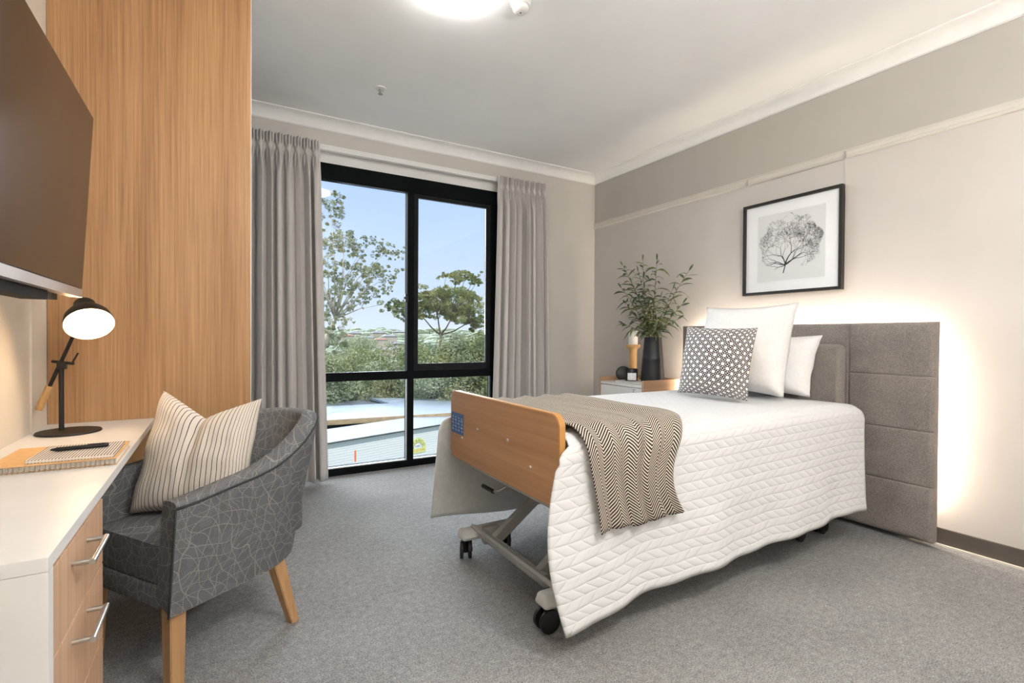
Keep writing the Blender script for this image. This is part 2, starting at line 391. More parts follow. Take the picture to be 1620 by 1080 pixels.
# window
win = B()
YF0, YF1 = YW+.03, YW+.10
box(win, WX0, WX1, YF0, YF1, 2.385, WZ1, .002); box(win, WX0, WX1, YF0, YF1, 0.0, .062, .002)
box(win, WX0, WX0+.06, YF0, YF1, .062, 2.385, .002); box(win, WX1-.065, WX1, YF0, YF1, .062, 2.385, .002)
box(win, 1.415, 1.475, YF0, YF1, .062, 2.385, .002); box(win, WX0+.06, 1.415, YF0, YF1, .765, .835, .002); box(win, 1.475, WX1-.065, YF0, YF1, .765, .835, .002)
w1 = struct('window_1', win, 'black_al')
bm = B(); yy = (YF0+.012, YF0+.05)
box(bm, 1.477, 1.517, *yy, .837, 2.383, .002); box(bm, 2.188, 2.233, *yy, .837, 2.383, .002)
box(bm, 1.517, 2.188, *yy, .837, .895, .002); box(bm, 1.517, 2.188, *yy, 2.35, 2.383, .002)
obj('sash', bm, 'grey_al', w1)
def pane(x0, x1, z0, z1): obj('glass_pane', box(B(), x0, x1, YF0+.03, YF0+.034, z0, z1), 'glass', w1)
pane(WX0+.06, 1.415, .836, 2.384); pane(1.518, 2.187, .896, 2.349); pane(WX0+.06, 1.415, .063, .764); pane(1.476, WX1-.066, .063, .764)
bm = B(); box(bm, 1.392, 1.415, YF0-.02, YF0+.01, 1.43, 1.50, .003); box(bm, 1.375, 1.415, YF0-.03, YF0-.02, 1.455, 1.475, .003)
obj('window_latch', bm, 'black', w1)
bm = B(); box(bm, WX0, 1.413, YF0-.004, YF0+.02, .060, .069); box(bm, 1.477, WX1-.065, YF0-.004, YF0+.02, .060, .069); box(bm, 1.404, 1.414, YF0-.003, YF0+.01, .07, .764)
obj('glazing_bead', bm, 'silver', w1)
# outer flashing ledge with screws
led = struct('trim_9', box(B(), WX0-.4, WX1+.6, YW+.2, YW+.36, -.03, .004), 'dark')

# curtain track
t = thing('curtain_track', 'white curtain track above the black framed window', 'curtain track', (1.3, YW-.03, 2.6))
obj('track', box(B(), .15, 2.80, YW-.05, YW-.005, 2.588, 2.63, .004), 'white_paint', t)
def curtain(name, label, x0, x1, bx0, bx1, npl, seed, flat_edge):
    rr = random.Random(seed)
    amp = [rr.uniform(.6, 1.35) for _ in range(npl*2+3)]; ph = [rr.uniform(-.25, .25) for _ in range(npl*2+3)]
    zt, zb, nz = 2.622, .022, 90
    def fn(s, q):
        z = zt+(zb-zt)*q**1.7
        # ease: header folds are regular, lower folds wander
        k = s*npl; i = min(int(k), npl*2)
        a = amp[i]*(1-(k-i)) + amp[i+1]*(k-i); p = ph[i]*(1-(k-i))+ph[i+1]*(k-i)
        hd = max(0, min(1, (zt-z-.10)/.22)); hd = hd*hd*(3-2*hd)
        side = s if flat_edge == 'R' else 1-s
        fe = max(0, min(1, (1-side)/.10))
        yl = .052*a*math.cos(2*PI*(k+p*hd)) + .012*math.sin(5.1*k+seed)
        hz = (zt-z)
        pin = math.exp(-((hz-.10)/.028)**2)
        yh = .020*math.cos(2*PI*k*3.0) * (1-.8*pin) + .014*math.cos(2*PI*k) - .006*pin
        y = (yh*(1-hd)+yl*hd)*(.25+.75*fe)
        sw = .007*math.sin(2*PI*(k)*2+1)*(hd) + .010*pin*math.sin(2*PI*k*2)
        t_ = (q**1.7)**1.2
        X0 = x0+(bx0-x0)*t_; X1 = x1+(bx1-x1)*t_
        return Vector((X0+(X1-X0)*s+sw, YW-.115+y-.004*q*math.sin(9*s), z))
    bm = B(); grid(bm, fn, npl*28, nz)
    o = obj(name, bm, 'curtain', None, True)
    md = o.modifiers.new('thick', 'SOLIDIFY'); md.thickness = .003
    return tag(o, label, 'curtain')
curtain('curtain', 'long grey pleated curtain left of the window beside the oak wardrobe', .168, .672, .150, .735, 8, 3, 'R')
curtain('curtain', 'long grey pleated curtain right of the window beside the bare wall', 2.225, 2.755, 2.165, 2.815, 9, 5, 'L')

# ceiling fixtures
def dome_light(x, y, r, label, name='ceiling_light', mt='dome'):
    t = thing(name, label, 'ceiling light', (x, y, ZC))
    obj('base_ring', lathe(B(), [(0, 0), (r*.97, 0), (r*.97, -.022), (r*.90, -.030), (0, -.030)], (x, y, ZC), 48), 'white_paint', t, True, 40)
    obj('diffuser', lathe(B(), [(r*.94, -.024)] + [(r*math.cos(a)*1.0, -.028-.055*math.sin(a)) for a in [i*PI/2/10 for i in range(10)]] + [(0, -.083)], (x, y, ZC), 48), mt, t, True)
dome_light(.985, 2.275, .165, 'round glowing white ceiling light near the top edge of the photo')
dome_light(1.3, -.35, .19, 'round white fill light added behind the viewpoint, nearer the back wall', 'ceiling_light', 'dome_fill')  # added out of view to raise the room brightness
gx, gy = .92, -.75
t = thing('fill_uplighter', 'steel uplighter added as fill light behind the viewpoint', 'lamp', (gx, gy, 0))  # added unseen lamp, throws fill light onto the ceiling
obj('base', lathe(B(), [(0, .002), (.14, .002), (.14, .016), (.02, .022), (0, .022)], (gx, gy, 0), 32), 'steel', t, True, 40)
obj('pole', tube(B(), [(gx, gy, .02), (gx, gy, 1.62)], .012, 12), 'steel', t, True, 40)
bw = obj('bowl', lathe(B(), [(.012, 1.60), (.07, 1.61), (.14, 1.65), (.17, 1.70), (.165, 1.70), (.135, 1.655), (.07, 1.62), (0, 1.615)], (gx, gy, 0), 40), 'steel', t, True)
obj('diffuser', lathe(B(), [(.125*math.cos(a), 1.655+.115*math.sin(a)) for a in [i*PI/20 for i in range(10)]] + [(0, 1.77)], (gx, gy, 0), 32), 'uplight_fill', bw, True)
t = thing('smoke_detector', 'small white round smoke detector on the ceiling right of the light', 'smoke detector', (1.325, 2.2, ZC))
obj('mount', lathe(B(), [(0, 0), (.052, 0), (.052, -.018), (.045, -.026), (0, -.026)], (1.325, 2.2, ZC), 32), 'white_paint', t, True, 40)
obj('sensor_cap', lathe(B(), [(.036, -.024), (.040, -.034), (.040, -.046), (.030, -.056), (.010, -.058), (0, -.058)], (1.325, 2.2, ZC), 32), 'white_paint', t, True, 40)
obj('sensor_light', lathe(B(), [(.004, -.0575), (.004, -.060), (0, -.060)], (1.325, 2.2, ZC), 10), 'black', t)
t = thing('fire_sprinkler', 'small metal fire sprinkler set in the ceiling near the window', 'sprinkler', (.962, 3.46, ZC))
obj('escutcheon', lathe(B(), [(0, 0), (.038, 0), (.036, -.006), (.018, -.008), (0, -.008)], (.962, 3.46, ZC), 28), 'white_paint', t, True, 40)
bm = B(); tube(bm, [(.962, 3.46, ZC-.006), (.962, 3.46, ZC-.04)], .005); lathe(bm, [(0, -.040), (.016, -.040), (.016, -.043), (0, -.043)], (.962, 3.46, ZC), 16)
tube(bm, [(.950, 3.46, ZC-.008), (.948, 3.46, ZC-.025), (.960, 3.46, ZC-.038)], .002); tube(bm, [(.974, 3.46, ZC-.008), (.976, 3.46, ZC-.025), (.964, 3.46, ZC-.038)], .002)
obj('sprinkler_head', bm, 'steel', t)

# ------------------------------------------------------------------ wardrobe
t = thing('wardrobe', 'tall oak veneer wardrobe side panel behind the desk lamp', 'wardrobe', (-.25, 3.4, 0))
obj('side_panel', box(B(), XL+.002, .140, 2.857, 2.877, 0, ZC-.001), 'ward', t)
obj('carcass', box(B(), XL+.002, .132, 2.877, 3.55, 0, ZC-.001), 'grey_lam', t)
obj('edge_strip', box(B(), .1401, .1435, 2.857, 2.877, 0, ZC-.001), 'white', t)

# ------------------------------------------------------------------ desk
DT = .75; XD = -.256
t = thing('desk', 'white top writing desk along the left wall under the television', 'desk', (-.45, 1.2, 0))
obj('desk_top', box(B(), XL+.001, XD, 1.16, 2.855, .724, DT, .0012), 'white', t)
obj('end_panel', box(B(), XL+.001, XD, 1.161, 1.191, 0, .7235), 'white', t)
obj('pedestal_side', box(B(), XL+.03, XD-.02, 1.640, 1.658, .03, .7235), 'white', t)
obj('apron', box(B(), XL+.001, XL+.02, 1.66, 2.855, .60, .7235), 'white', t)
bm = B(); box(bm, XD-.06, XD-.012, 2.815, 2.850, .700, .7235, .002); obj('bracket', bm, 'silver', t)
for z0, z1, hz in ((.549, .713, .668), (.357, .545, .506), (.165, .353, .315), (.03, .161, None)):
    d = obj('drawer', box(B(), XD-.022, XD-.003, 1.1935, 1.6575, z0, z1, .001), 'drawer', t)
    if hz:
        bm = B()
        tube(bm, [(XD-.004, 1.338, hz), (XD+.031, 1.338, hz)], .0055, 12); tube(bm, [(XD-.004, 1.478, hz), (XD+.031, 1.478, hz)], .0055, 12)
        tube(bm, [(XD+.031, 1.331, hz), (XD+.031, 1.485, hz)], .006, 12); obj('drawer_handle', bm, 'steel', d, True, 40)

# television
t = thing('television', 'large black flat television tilted on the left wall', 'television', (XL, 1.7, 1.57))
def tvx(z): return -.397+(z-1.293)*(.031/.579)
y0, y1 = 1.10, 2.20
def slab(y0, y1, z0, z1, dx0, dx1, bev=0):
    bm = B(); box(bm, 0, 1, y0, y1, z0, z1)
    for v in bm.verts: v.co.x = tvx(v.co.z) + (dx1 if v.co.x > .5 else dx0)
    return bm
obj('screen', slab(y0+.004, y1-.002, 1.291, 1.870, -.004, .0), 'screen', t)
obj('bezel', slab(y0, y1, 1.289, 1.873, -.022, -.0045), 'black', t)
obj('lower_frame', slab(y0, y1+.001, 1.262, 1.2885, -.030, .001), 'silver', t)
obj('back_housing', slab(y0+.18, y1-.2, 1.30, 1.78, -.07, -.0225), 'black', t)
obj('speaker_bar', slab(1.45, 1.90, 1.236, 1.2615, -.075, -.020), 'grey_al', t)
bm = B(); box(bm, XL+.001, XL+.02, 1.55, 1.75, 1.45, 1.65, .003); box(bm, XL+.02, tvx(1.55)-.07, 1.60, 1.70, 1.51, 1.59, .003); obj('wall_bracket', bm, 'black', t)
bm = B()
for k in range(9): box(bm, -.466, -.430, 1.925+k*.015, 1.933+k*.015, 1.244, 1.262)
box(bm, -.464, -.432, 1.92, 2.06, 1.252, 1.2618); obj('connector_strip', bm, 'black', t)

# desk lamp
lx, ly = -.507, 2.585
t = thing('desk_lamp', 'black desk lamp with a glowing dome shade and wooden handle', 'lamp', (lx, ly, DT))
obj('base', lathe(B(), [(0, .0), (.100, .0), (.102, .003), (.100, .008), (.02, .010), (0, .010)], (lx, ly, DT+.0005), 48), 'black_m', t, True, 40)
px_, py_ = -.533, 2.600
obj('pole', tube(B(), [(px_, py_, DT+.008), (px_, py_, 1.01)], .0085, 16), 'black_m', t, True, 40)
Eh = Vector((-.606, 2.625, .842)); Cc = Vector((-.458, 2.573, 1.225)); dA = (Cc-Eh).normalized()
obj('handle', tube(B(), [Eh, Eh+dA*.10], .0125, 16), 'honey', t, True, 40)
obj('arm', tube(B(), [Eh+dA*.098, Cc], .0065, 12), 'black_m', t, True, 40)
bm = B(); cl = Vector((px_, py_, 1.022)); tube(bm, [cl+Vector((-.03, .015, .008)), cl+Vector((.04, -.02, .0))], .006, 10); tube(bm, [cl+Vector((.035, -.018, 0)), cl+Vector((.055, -.022, .042))], .0035, 8)
box(bm, px_-.012, px_+.016, py_-.014, py_+.012, 1.0, 1.03, .002); obj('clamp', bm, 'black_m', t)
oc = Vector((-.427, 2.486, 1.176)); axd = Vector((.25, -.71, -.66)).normalized()
prof = [(.079, 0), (.078, -.012), (.072, -.040), (.058, -.064), (.038, -.080), (.034, -.085), (.034, -.122), (.029, -.130), (0, -.132)]
sh = obj('lamp_shade', lathe(B(), prof, oc, 48, axd), 'black_m', t, True, 50)
obj('shade_lining', lathe(B(), [(.077, 0), (.0755, -.012), (.0695, -.039), (.0555, -.062), (.034, -.078), (0, -.080)], oc, 48, axd), 'shade_in', sh, True)
obj('bulb', lathe(B(), [(0, -.022)] + [(.024*math.sin(a), -.046+.024*math.cos(a)) for a in [i*PI/10 for i in range(1, 9)]] + [(.012, -.078)], oc, 24, axd), 'bulb', sh, True)

# notebooks and pen
def quad_slab(pts, z0, z1):
    bm = B(); prism(bm, [(p[0], p[1]) for p in pts], z0, z1); return bm
P = [(-.555, 1.893), (-.262, 1.885), (-.264, 2.170), (-.550, 2.185)]
t = thing('notebook', 'kraft cover spiral notebook lying on the white desk', 'notebook', (-.41, 2.03, DT))
obj('pages', quad_slab([(P[0][0]+.002, P[0][1]+.01), (P[1][0]-.002, P[1][1]+.01), (P[2][0]-.003, P[2][1]-.002), (P[3][0]+.002, P[3][1]-.002)], DT+.002, DT+.0175), 'paper', t)
bm = quad_slab(P, DT+.0176, DT+.0195); prism(bm, P, DT+.0004, DT+.0018); obj('cover', bm, 'kraft', t)
bm = B()
for k in range(26):
    x = -.547+k*.0112; yc = 1.892-.00027*k
    tube(bm, [(x, yc+.009*math.cos(a)-.001, DT+.0105+.0102*math.sin(a)) for a in [j*2*PI/10 for j in range(11)]], .0011, 5, False)
obj('spiral_binding', bm, 'steel', t)
P = [(-.472, 1.915), (-.272, 1.905), (-.272, 2.120), (-.466, 2.132)]
t = thing('notebook', 'small striped notebook lying on top of the kraft notebook', 'notebook', (-.37, 2.02, DT+.02))
obj('pages', quad_slab([(a*.99-.37*.01, b_*.998+2.02*.002) for a, b_ in P], DT+.0215, DT+.0275), 'paper', t)
bm = quad_slab(P, DT+.0276, DT+.029); prism(bm, P, DT+.020, DT+.0214); obj('cover', bm, 'cover', t)
t = thing('pen', 'black pen lying on the small striped notebook', 'pen', (-.37, 2.02, DT+.03))
pa, pb = Vector((-.440, 2.018, DT+.0365)), Vector((-.302, 2.034, DT+.0365)); pd = pb-pa
obj('barrel', tube(B(), [pa, pa+pd*.06, pa+pd*.12, pa+pd*.96, pb], [.0015, .0045, .0066, .0066, .005], 14), 'black', t, True, 40)
obj('clip', box(B(), pb.x-.05, pb.x-.008, pb.y-.009, pb.y-.0055, DT+.040, DT+.0445), 'black', t)

# ------------------------------------------------------------------ tub chair
CH = Vector((-.042, 2.251, 0)); CRZ = math.atan2(-.565, -.825)
t = thing('tub_chair', 'grey patterned tub chair with oak legs drawn up to the desk', 'chair', CH, CRZ, True)
def sm(a, b_, x): 
    x = max(0, min(1, (x-a)/(b_-a))); return x*x*(3-2*x)
XF = .285
def plan(s, w, bk):   # s in 0..1 from near front (+y) round the back to far front
    L = XF+.02
    arc = 1.62*(w+bk)/2*1.0
    tot = 2*L+2*arc; d = s*tot
    if d < L: return Vector((XF-d, w)), 0.0
    if d > tot-L: return Vector((XF-(tot-d), -w)), 0.0
    a = (d-L)/(2*arc)*PI
    return Vector((-.02-bk*math.sin(a), w*math.cos(a))), math.sin(a)
def topz(s):
    k = 1-abs(2*s-1)         # 0 at fronts, 1 at back centre
    return .622+.030*sm(0, .35, k)+.150*sm(.28, .82, k)
NS, NP = 96, 22
def shell_pt(s, q):
    # q 0..1 : outer bottom -> outer top -> over -> inner top -> inner bottom
    zt = topz(s); th = .075
    def pt(inner, z):
        g = (z-.27)/.45; w = .262+.048*g; bk = .318+.11*g
        if inner: w -= th; bk -= th+.02*(1-g)
        p, c = plan(s, w, bk); return Vector((p.x, p.y, z))
    r = .03
    zlo = .255+.0*s
    if q < .45:
        return pt(False, zlo+(zt-r-zlo)*(q/.45))
    if q > .60:
        return pt(True, (zt-r)+(.30-(zt-r))*((q-.60)/.40))
    a = (q-.45)/.15*PI
    A_, B_ = pt(False, zt-r), pt(True, zt-r)
    m_ = (A_+B_)/2; e = (A_-B_)/2
    return m_+e*math.copysign(abs(math.cos(a))**.6, math.cos(a))+Vector((0, 0, r*math.sin(a)**.6 if math.sin(a) > 0 else 0))
bm = B(); vs = grid(bm, shell_pt, NS, 40)
for col in (vs[0], vs[-1]): bm.faces.new(col)
for i in range(NS): bm.faces.new((vs[i][0], vs[i+1][0], vs[i+1][-1], vs[i][-1]))
obj('shell', bm, 'chair', t, True, 50)
bm = B()
edge = [shell_pt(i/NS, .455)+Vector((0, 0, .004)) for i in range(NS+1)]
e2 = []
for i, p in enumerate(edge):
    n = Vector((p.x+.02 if p.x < -.02 else 0, p.y, 0)).normalized(); e2.append(p+n*.002)
tube(bm, e2, .0036, 6)
for s in (0, 1):
    pts = [shell_pt(s, q)+Vector((.003, 0, 0)) for q in [0, .1, .2, .3, .4, .455]]; tube(bm, pts, .0036, 6)
obj('piping', bm, 'piping', t, True)
bm = B(); box(bm, -.30, XF-.008, -.196, .196, .325, .462, .026, 4)
for v in bm.verts:
    if v.co.z > .44: v.co.z += .018*math.cos(v.co.y*6)*math.cos((v.co.x)*5)
bmesh.ops.subdivide_edges(bm, edges=[e for e in bm.edges if e.calc_length() > .1], cuts=6, use_grid_fill=True)
for v in bm.verts:
    if v.co.z > .44: v.co.z = .462+.016*math.cos(v.co.y*6.5)*math.cos((v.co.x)*5)
obj('seat_cushion', bm, 'chair', t, True, 50)
bm = B(); box(bm, -.24, XF-.004, -.190, .190, .262, .336, .01, 3); obj('seat_rail', bm, 'chair', t, True, 50)
def leg(x0, y0, x1, y1, z0, w0, w1, zt=.27):
    bm = B(); a = [bm.verts.new((x0+sx*w0, y0+sy*w0, zt)) for sx, sy in ((-1, -1), (1, -1), (1, 1), (-1, 1))]
    b_ = [bm.verts.new((x1+sx*w1, y1+sy*w1, 0)) for sx, sy in ((-1, -1), (1, -1), (1, 1), (-1, 1))]
    bm.faces.new(a); bm.faces.new(b_)
    for i in range(4): bm.faces.new((a[i], a[(i+1) % 4], b_[(i+1) % 4], b_[i]))
    bmesh.ops.bevel(bm, geom=bm.edges[:], offset=.003, segments=2, affect='EDGES'); return bm
for sy in (1, -1):
    obj('leg', leg(.25, sy*.222, .255, sy*.232, 0, .0255, .021), 'leg', t)
    obj('leg', leg(-.14, sy*.205, -.192, sy*.25, 0, .026, .017), 'leg', t)

# ------------------------------------------------------------------ cushions
def cushion(name, c4, thick, mat, label, cat, parent=None, nrm=None, conc=.05, chop=0, fl=.4, n=36, seed=1, flange=0, backmat=None, group=None):
    BL, BR, TR, TL = [Vector(p) for p in c4]
    nn = (BR-BL).cross(TL-BL).normalized() if nrm is None else Vector(nrm).normalized()
    cen = (BL+BR+TR+TL)/4
    def mk(side):
        def fn(u, v):
            U, V = 2*u-1, 2*v-1
            uu = .5+U*.5*(1-conc*(1-V*V)); vv = .5+V*.5*(1-conc*(1-U*U))
            # chop
            dz = 0
            if chop: dz = -chop*max(0, 1-abs(U)*1.02)**1.15*v**2
            p = BL*(1-uu)*(1-vv)+BR*uu*(1-vv)+TR*uu*vv+TL*(1-uu)*vv
            a = max(0, 1-abs(U)**2.4); b_ = max(0, 1-abs(V)**2.4)
            h = thick/2*(a*b_)**fl
            if flange and (abs(U) > 1-flange or abs(V) > 1-flange): h = min(h, .006)
            elif flange:
                a = max(0, 1-abs(U/(1-flange))**2.6); b_ = max(0, 1-abs(V/(1-flange))**2.6); h = .006+thick/2*(a*b_)**fl
            if chop: h *= 1-.55*math.exp(-((u-.5)/.06)**2)*v**1.5
            w = (.010*noise.noise(Vector((u*3.5+seed, v*5, side*3)))+.005*noise.noise(Vector((u*14+seed, v*5, side*3))))*min(1, h*25)
            return p+nn*side*(h+w)+(TL-BL).normalized()*dz
        return fn
    uvf = lambda a: .5+.5*((2*a-1)*.72+.28*(2*a-1)*abs(2*a-1)**6)
    bm = B(); grid(bm, mk(1), n, n, uv=lambda a, b_: (uvf(a), uvf(b_))); k = len(bm.faces); grid(bm, mk(-1), n, n, uv=lambda a, b_: (uvf(a), uvf(b_)), flip=True)
    bm.faces.ensure_lookup_table()
    if backmat:
        for f in bm.faces[k:]: f.material_index = 1
    bmesh.ops.remove_doubles(bm, verts=bm.verts, dist=.0002)
    # keep a thin rim closed
    o = obj(name, bm, [mat, backmat] if backmat else mat, parent, True)
    if parent is None: tag(o, label, cat, group)
    return o
cushion('cushion', [(-.285, 2.300, .478), (.082, 2.105, .478), (.150, 2.232, .885), (-.190, 2.430, .915)], .17, 'stripe',
        'cream cushion with thin dark stripes on the grey tub chair', 'cushion', chop=.085, conc=.06)
cushion('cushion', [(2.515, 2.215, .792), (2.515, 1.728, .792), (2.625, 1.745, 1.198), (2.625, 2.240, 1.212)], .17, 'cane',
        'black and white lattice patterned cushion at the front of the pillows', 'cushion', conc=.05, backmat='cream', nrm=(-1, 0, .25), fl=.62)
pe = cushion('pillow', [(2.79, 2.285, .797), (2.79, 1.690, .797), (2.915, 1.680, 1.350), (2.915, 2.320, 1.350)], .25, 'sheet',
        'large square white pillow standing behind the patterned cushion', 'pillow', conc=.075, seed=4, flange=.05, nrm=(-1, 0, .22))
cushion('pillow', [(2.985, 2.30, .795), (2.985, 1.650, .795), (3.085, 1.635, 1.160), (3.085, 2.30, 1.150)], .19, 'sheet',
        'smaller white pillow leaning against the grey padded bedhead', 'pillow', conc=.075, seed=9, flange=.03, nrm=(-1, 0, .2))

# ------------------------------------------------------------------ bed
FX = 1.06
bed = thing('adjustable_bed', 'adjustable care bed with beech footboard and wheeled grey metal base', 'bed', (2.1, 1.97, 0))
# footboard with rounded corners
def rrect(y0, y1, z0, z1, r, n=8):
    pts = []
    for cy, cz, a0 in ((y1-r, z1-r, 0), (y0+r, z1-r, 90), (y0+r, z0+r, 180), (y1-r, z0+r, 270)):
        for k in range(n+1):
            a = R(a0+90*k/n); pts.append((cy+r*math.cos(a), cz+r*math.sin(a)))
    return pts
def yz_prism(pts, x0, x1):
    bm = B(); a = [bm.verts.new((x0, p[0], p[1])) for p in pts]; b_ = [bm.verts.new((x1, p[0], p[1])) for p in pts]
    fa = bm.faces.new(a); fb_ = bm.faces.new(b_); 
    for i in range(len(pts)):
        j = (i+1) % len(pts); bm.faces.new((a[i], a[j], b_[j], b_[i]))
    return bm
FY0, FY1, FZ0, FZ1 = 1.470, 2.448, .513, .857
fb = obj('footboard', yz_prism(rrect(FY0+.004, FY1-.004, FZ0+.004, FZ1-.004, .045), FX, FX+.026), 'beech', bed)
bm = B(); o_, i_ = rrect(FY0, FY1, FZ0, FZ1, .049), rrect(FY0+.0045, FY1-.0045, FZ0+.0045, FZ1-.0045, .045)
n = len(o_); vo_ = [[bm.verts.new((x, p[0], p[1])) for p in o_] for x in (FX+.002, FX+.0265)]; vi_ = [[bm.verts.new((x, p[0], p[1])) for p in i_] for x in (FX+.0005, FX+.0275)]
for k in range(n):
    j = (k+1) % n
    bm.faces.new((vo_[0][k], vo_[0][j], vo_[1][j], vo_[1][k])); bm.faces.new((vo_[0][k], vo_[0][j], vi_[0][j], vi_[0][k])); bm.faces.new((vo_[1][k], vo_[1][j], vi_[1][j], vi_[1][k]))
obj('edge_band', bm, 'beech_edge', fb, True, 40)
for y, z in ((2.13, .698), (2.302, .627), (1.842, .700), (1.664, .625)):
    obj('bolt', lathe(B(), [(0, .004), (.005, .004), (.0075, .001), (.0075, -.002)], (FX, y, z), 14, (-1, 0, 0)), 'steel', fb, True)
lab = obj('control_label', yz_prism(rrect(2.287, 2.436, .640, .746, .01, 4), FX-.0012, FX-.0002), 'blue', fb)
bm = B()
for c_ in range(4):
    yc = 2.415-.036*c_
    box(bm, FX-.0019, FX-.0013, yc-.006, yc+.006, .722-.001*c_, .726-.001*c_)
    for k in range(4):
        zc = .708-.0165*k
        box(bm, FX-.0019, FX-.0013, yc-.010, yc+.002, zc-.002, zc+.001); box(bm, FX-.0019, FX-.0013, yc-.004, yc-.001, zc-.004, zc+.006)
        if (c_+k) % 2: box(bm, FX-.0019, FX-.0013, yc+.004, yc+.010, zc-.001, zc+.004)
lo = obj('label_markings', bm, 'pic_white', lab) if False else None
mk_ = bpy.data.meshes.new('label_markings'); bm.to_mesh(mk_); bm.free(); mk_.materials.append(M['pic_white'])
lab2 = bpy.data.objects.new('label_markings', mk_); C.objects.link(lab2); lab2.parent = fb
# frame, deck, braces, base
bm = B()
box(bm, 1.14, 3.12, 1.56, 1.60, .45, .50, .003); box(bm, 1.14, 3.12, 2.34, 2.38, .45, .50, .003)
for x in (1.14, 1.7, 2.3, 3.08): box(bm, x, x+.04, 1.60, 2.34, .455, .495, .003)
box(bm, 1.088, 1.14, 1.62, 1.66, .52, .62, .003); box(bm, 1.088, 1.14, 2.28, 2.32, .52, .62, .003); box(bm, 1.12, 1.16, 1.6, 2.34, .47, .53)
obj('deck_frame', bm, 'grey_metal', bed)
obj('deck', box(B(), 1.16, 3.10, 1.56, 2.38, .502, .55, .003), 'grey_metal_l', bed)
bm = B()
tube(bm, [(1.165, 1.70, .135), (1.165, 2.26, .135)], .026, 18); obj('base_bar', bm, 'grey_metal', bed, True, 40)
bm = B(); tube(bm, [(1.14, 1.60, .158), (1.14, 2.34, .158)], .011, 12); obj('brake_bar', bm, 'grey_metal', bed, True, 40)
bm = B(); tube(bm, [(3.0, 1.62, .15), (3.0, 2.34, .15)], .022, 14); obj('base_bar', bm, 'grey_metal', bed, True, 40)
for y in (1.76, 2.16):
    bm = B(); a = Vector((1.175, y, .14)); b_ = Vector((1.62, y, .46)); d = (b_-a); L = d.length; ang = math.atan2(d.z, d.x)
    box(bm, 0, L, -.018, .018, -.026, .026, .004, 2, Matrix.Translation(a) @ Matrix.Rotation(-ang, 4, 'Y')); obj('brace', bm, 'grey_metal', bed)
for y in (1.72, 2.2):
    bm = B(); a = Vector((2.98, y, .16)); b_ = Vector((2.55, y, .46)); d = b_-a; ang = math.atan2(d.z, d.x)
    box(bm, 0, d.length, -.016, .016, -.024, .024, .004, 2, Matrix.Translation(a) @ Matrix.Rotation(-ang, 4, 'Y')); obj('brace', bm, 'grey_metal', bed)
def bogie(xc, y, flip=1, ax=(0, 1, 0)):
    axv = Vector(ax).normalized()
    bm = B(); box(bm, xc-.150, xc+.150, y-.042, y+.042, .098, .152, .018, 3)
    for v in bm.verts:
        if v.co.z > .13: v.co.y = y+(v.co.y-y)*.7
    g = obj('bogie_arm', bm, 'grey_metal_l', bed, True, 40)
    bm = B(); box(bm, xc-.045, xc+.045, y-flip*.05-.02, y-flip*.05+.02, .075, .165, .01, 3); obj('bar_mount', bm, 'grey_metal', bed, True, 40)
    for dx in (-.115, .115):
        for dy in (-.021, .021):
            cw = obj('caster', lathe(B(), [(0, -.010), (.032, -.010), (.0445, -.008), (.046, 0), (.0445, .008), (.032, .010), (.012, .010), (.010, .013), (0, .013)], Vector((xc+dx, y, .0465))+axv*dy, 28, axv), 'black', bed, True, 40)
        bm = B(); box(bm, xc+dx-.012, xc+dx+.012, y-.009, y+.009, .03, .095, .003); obj('caster_fork', bm, 'black', bed)
bogie(1.215, 2.335, 1, (.86, -.45, 0)); bogie(1.215, 1.600, -1); bogie(2.93, 2.335, 1); bogie(2.93, 1.620, -1)
bm = B(); box(bm, 3.03, 3.09, 1.60, 1.625, .075, .09, .003); obj('brake_pedal', bm, 'orange', bed)
bm = B(); tube(bm, [(1.30, 2.09, .44), (1.21, 2.09, .425), (1.16, 2.10, .40), (1.15, 2.14, .388)], .007, 10)
cr = obj('crank', bm, 'steel', bed, True); bm = B(); tube(bm, [(1.15, 2.135, .388), (1.15, 2.245, .388)], .0105, 12); obj('crank_grip', bm, 'black', bed, True, 40)
bm = B(); box(bm, 1.19, 1.24, 2.07, 2.13, .425, .45, .003); obj('crank_mount', bm, 'honey', bed)
# padded bedhead
bm = B(); box(bm, 3.165, 3.245, 1.575, 2.395, .48, 1.105, .035, 5); obj('padded_bedhead', bm, 'head', bed, True, 50)

t = thing('mattress', 'mattress lying on the bed under the white quilted coverlet', 'mattress', (2.1, 1.97, .55))
bm = B(); box(bm, 1.13, 3.12, 1.485, 2.455, .553, .762, .04, 4); obj('mattress_body', bm, 'mattress', t, True, 50)

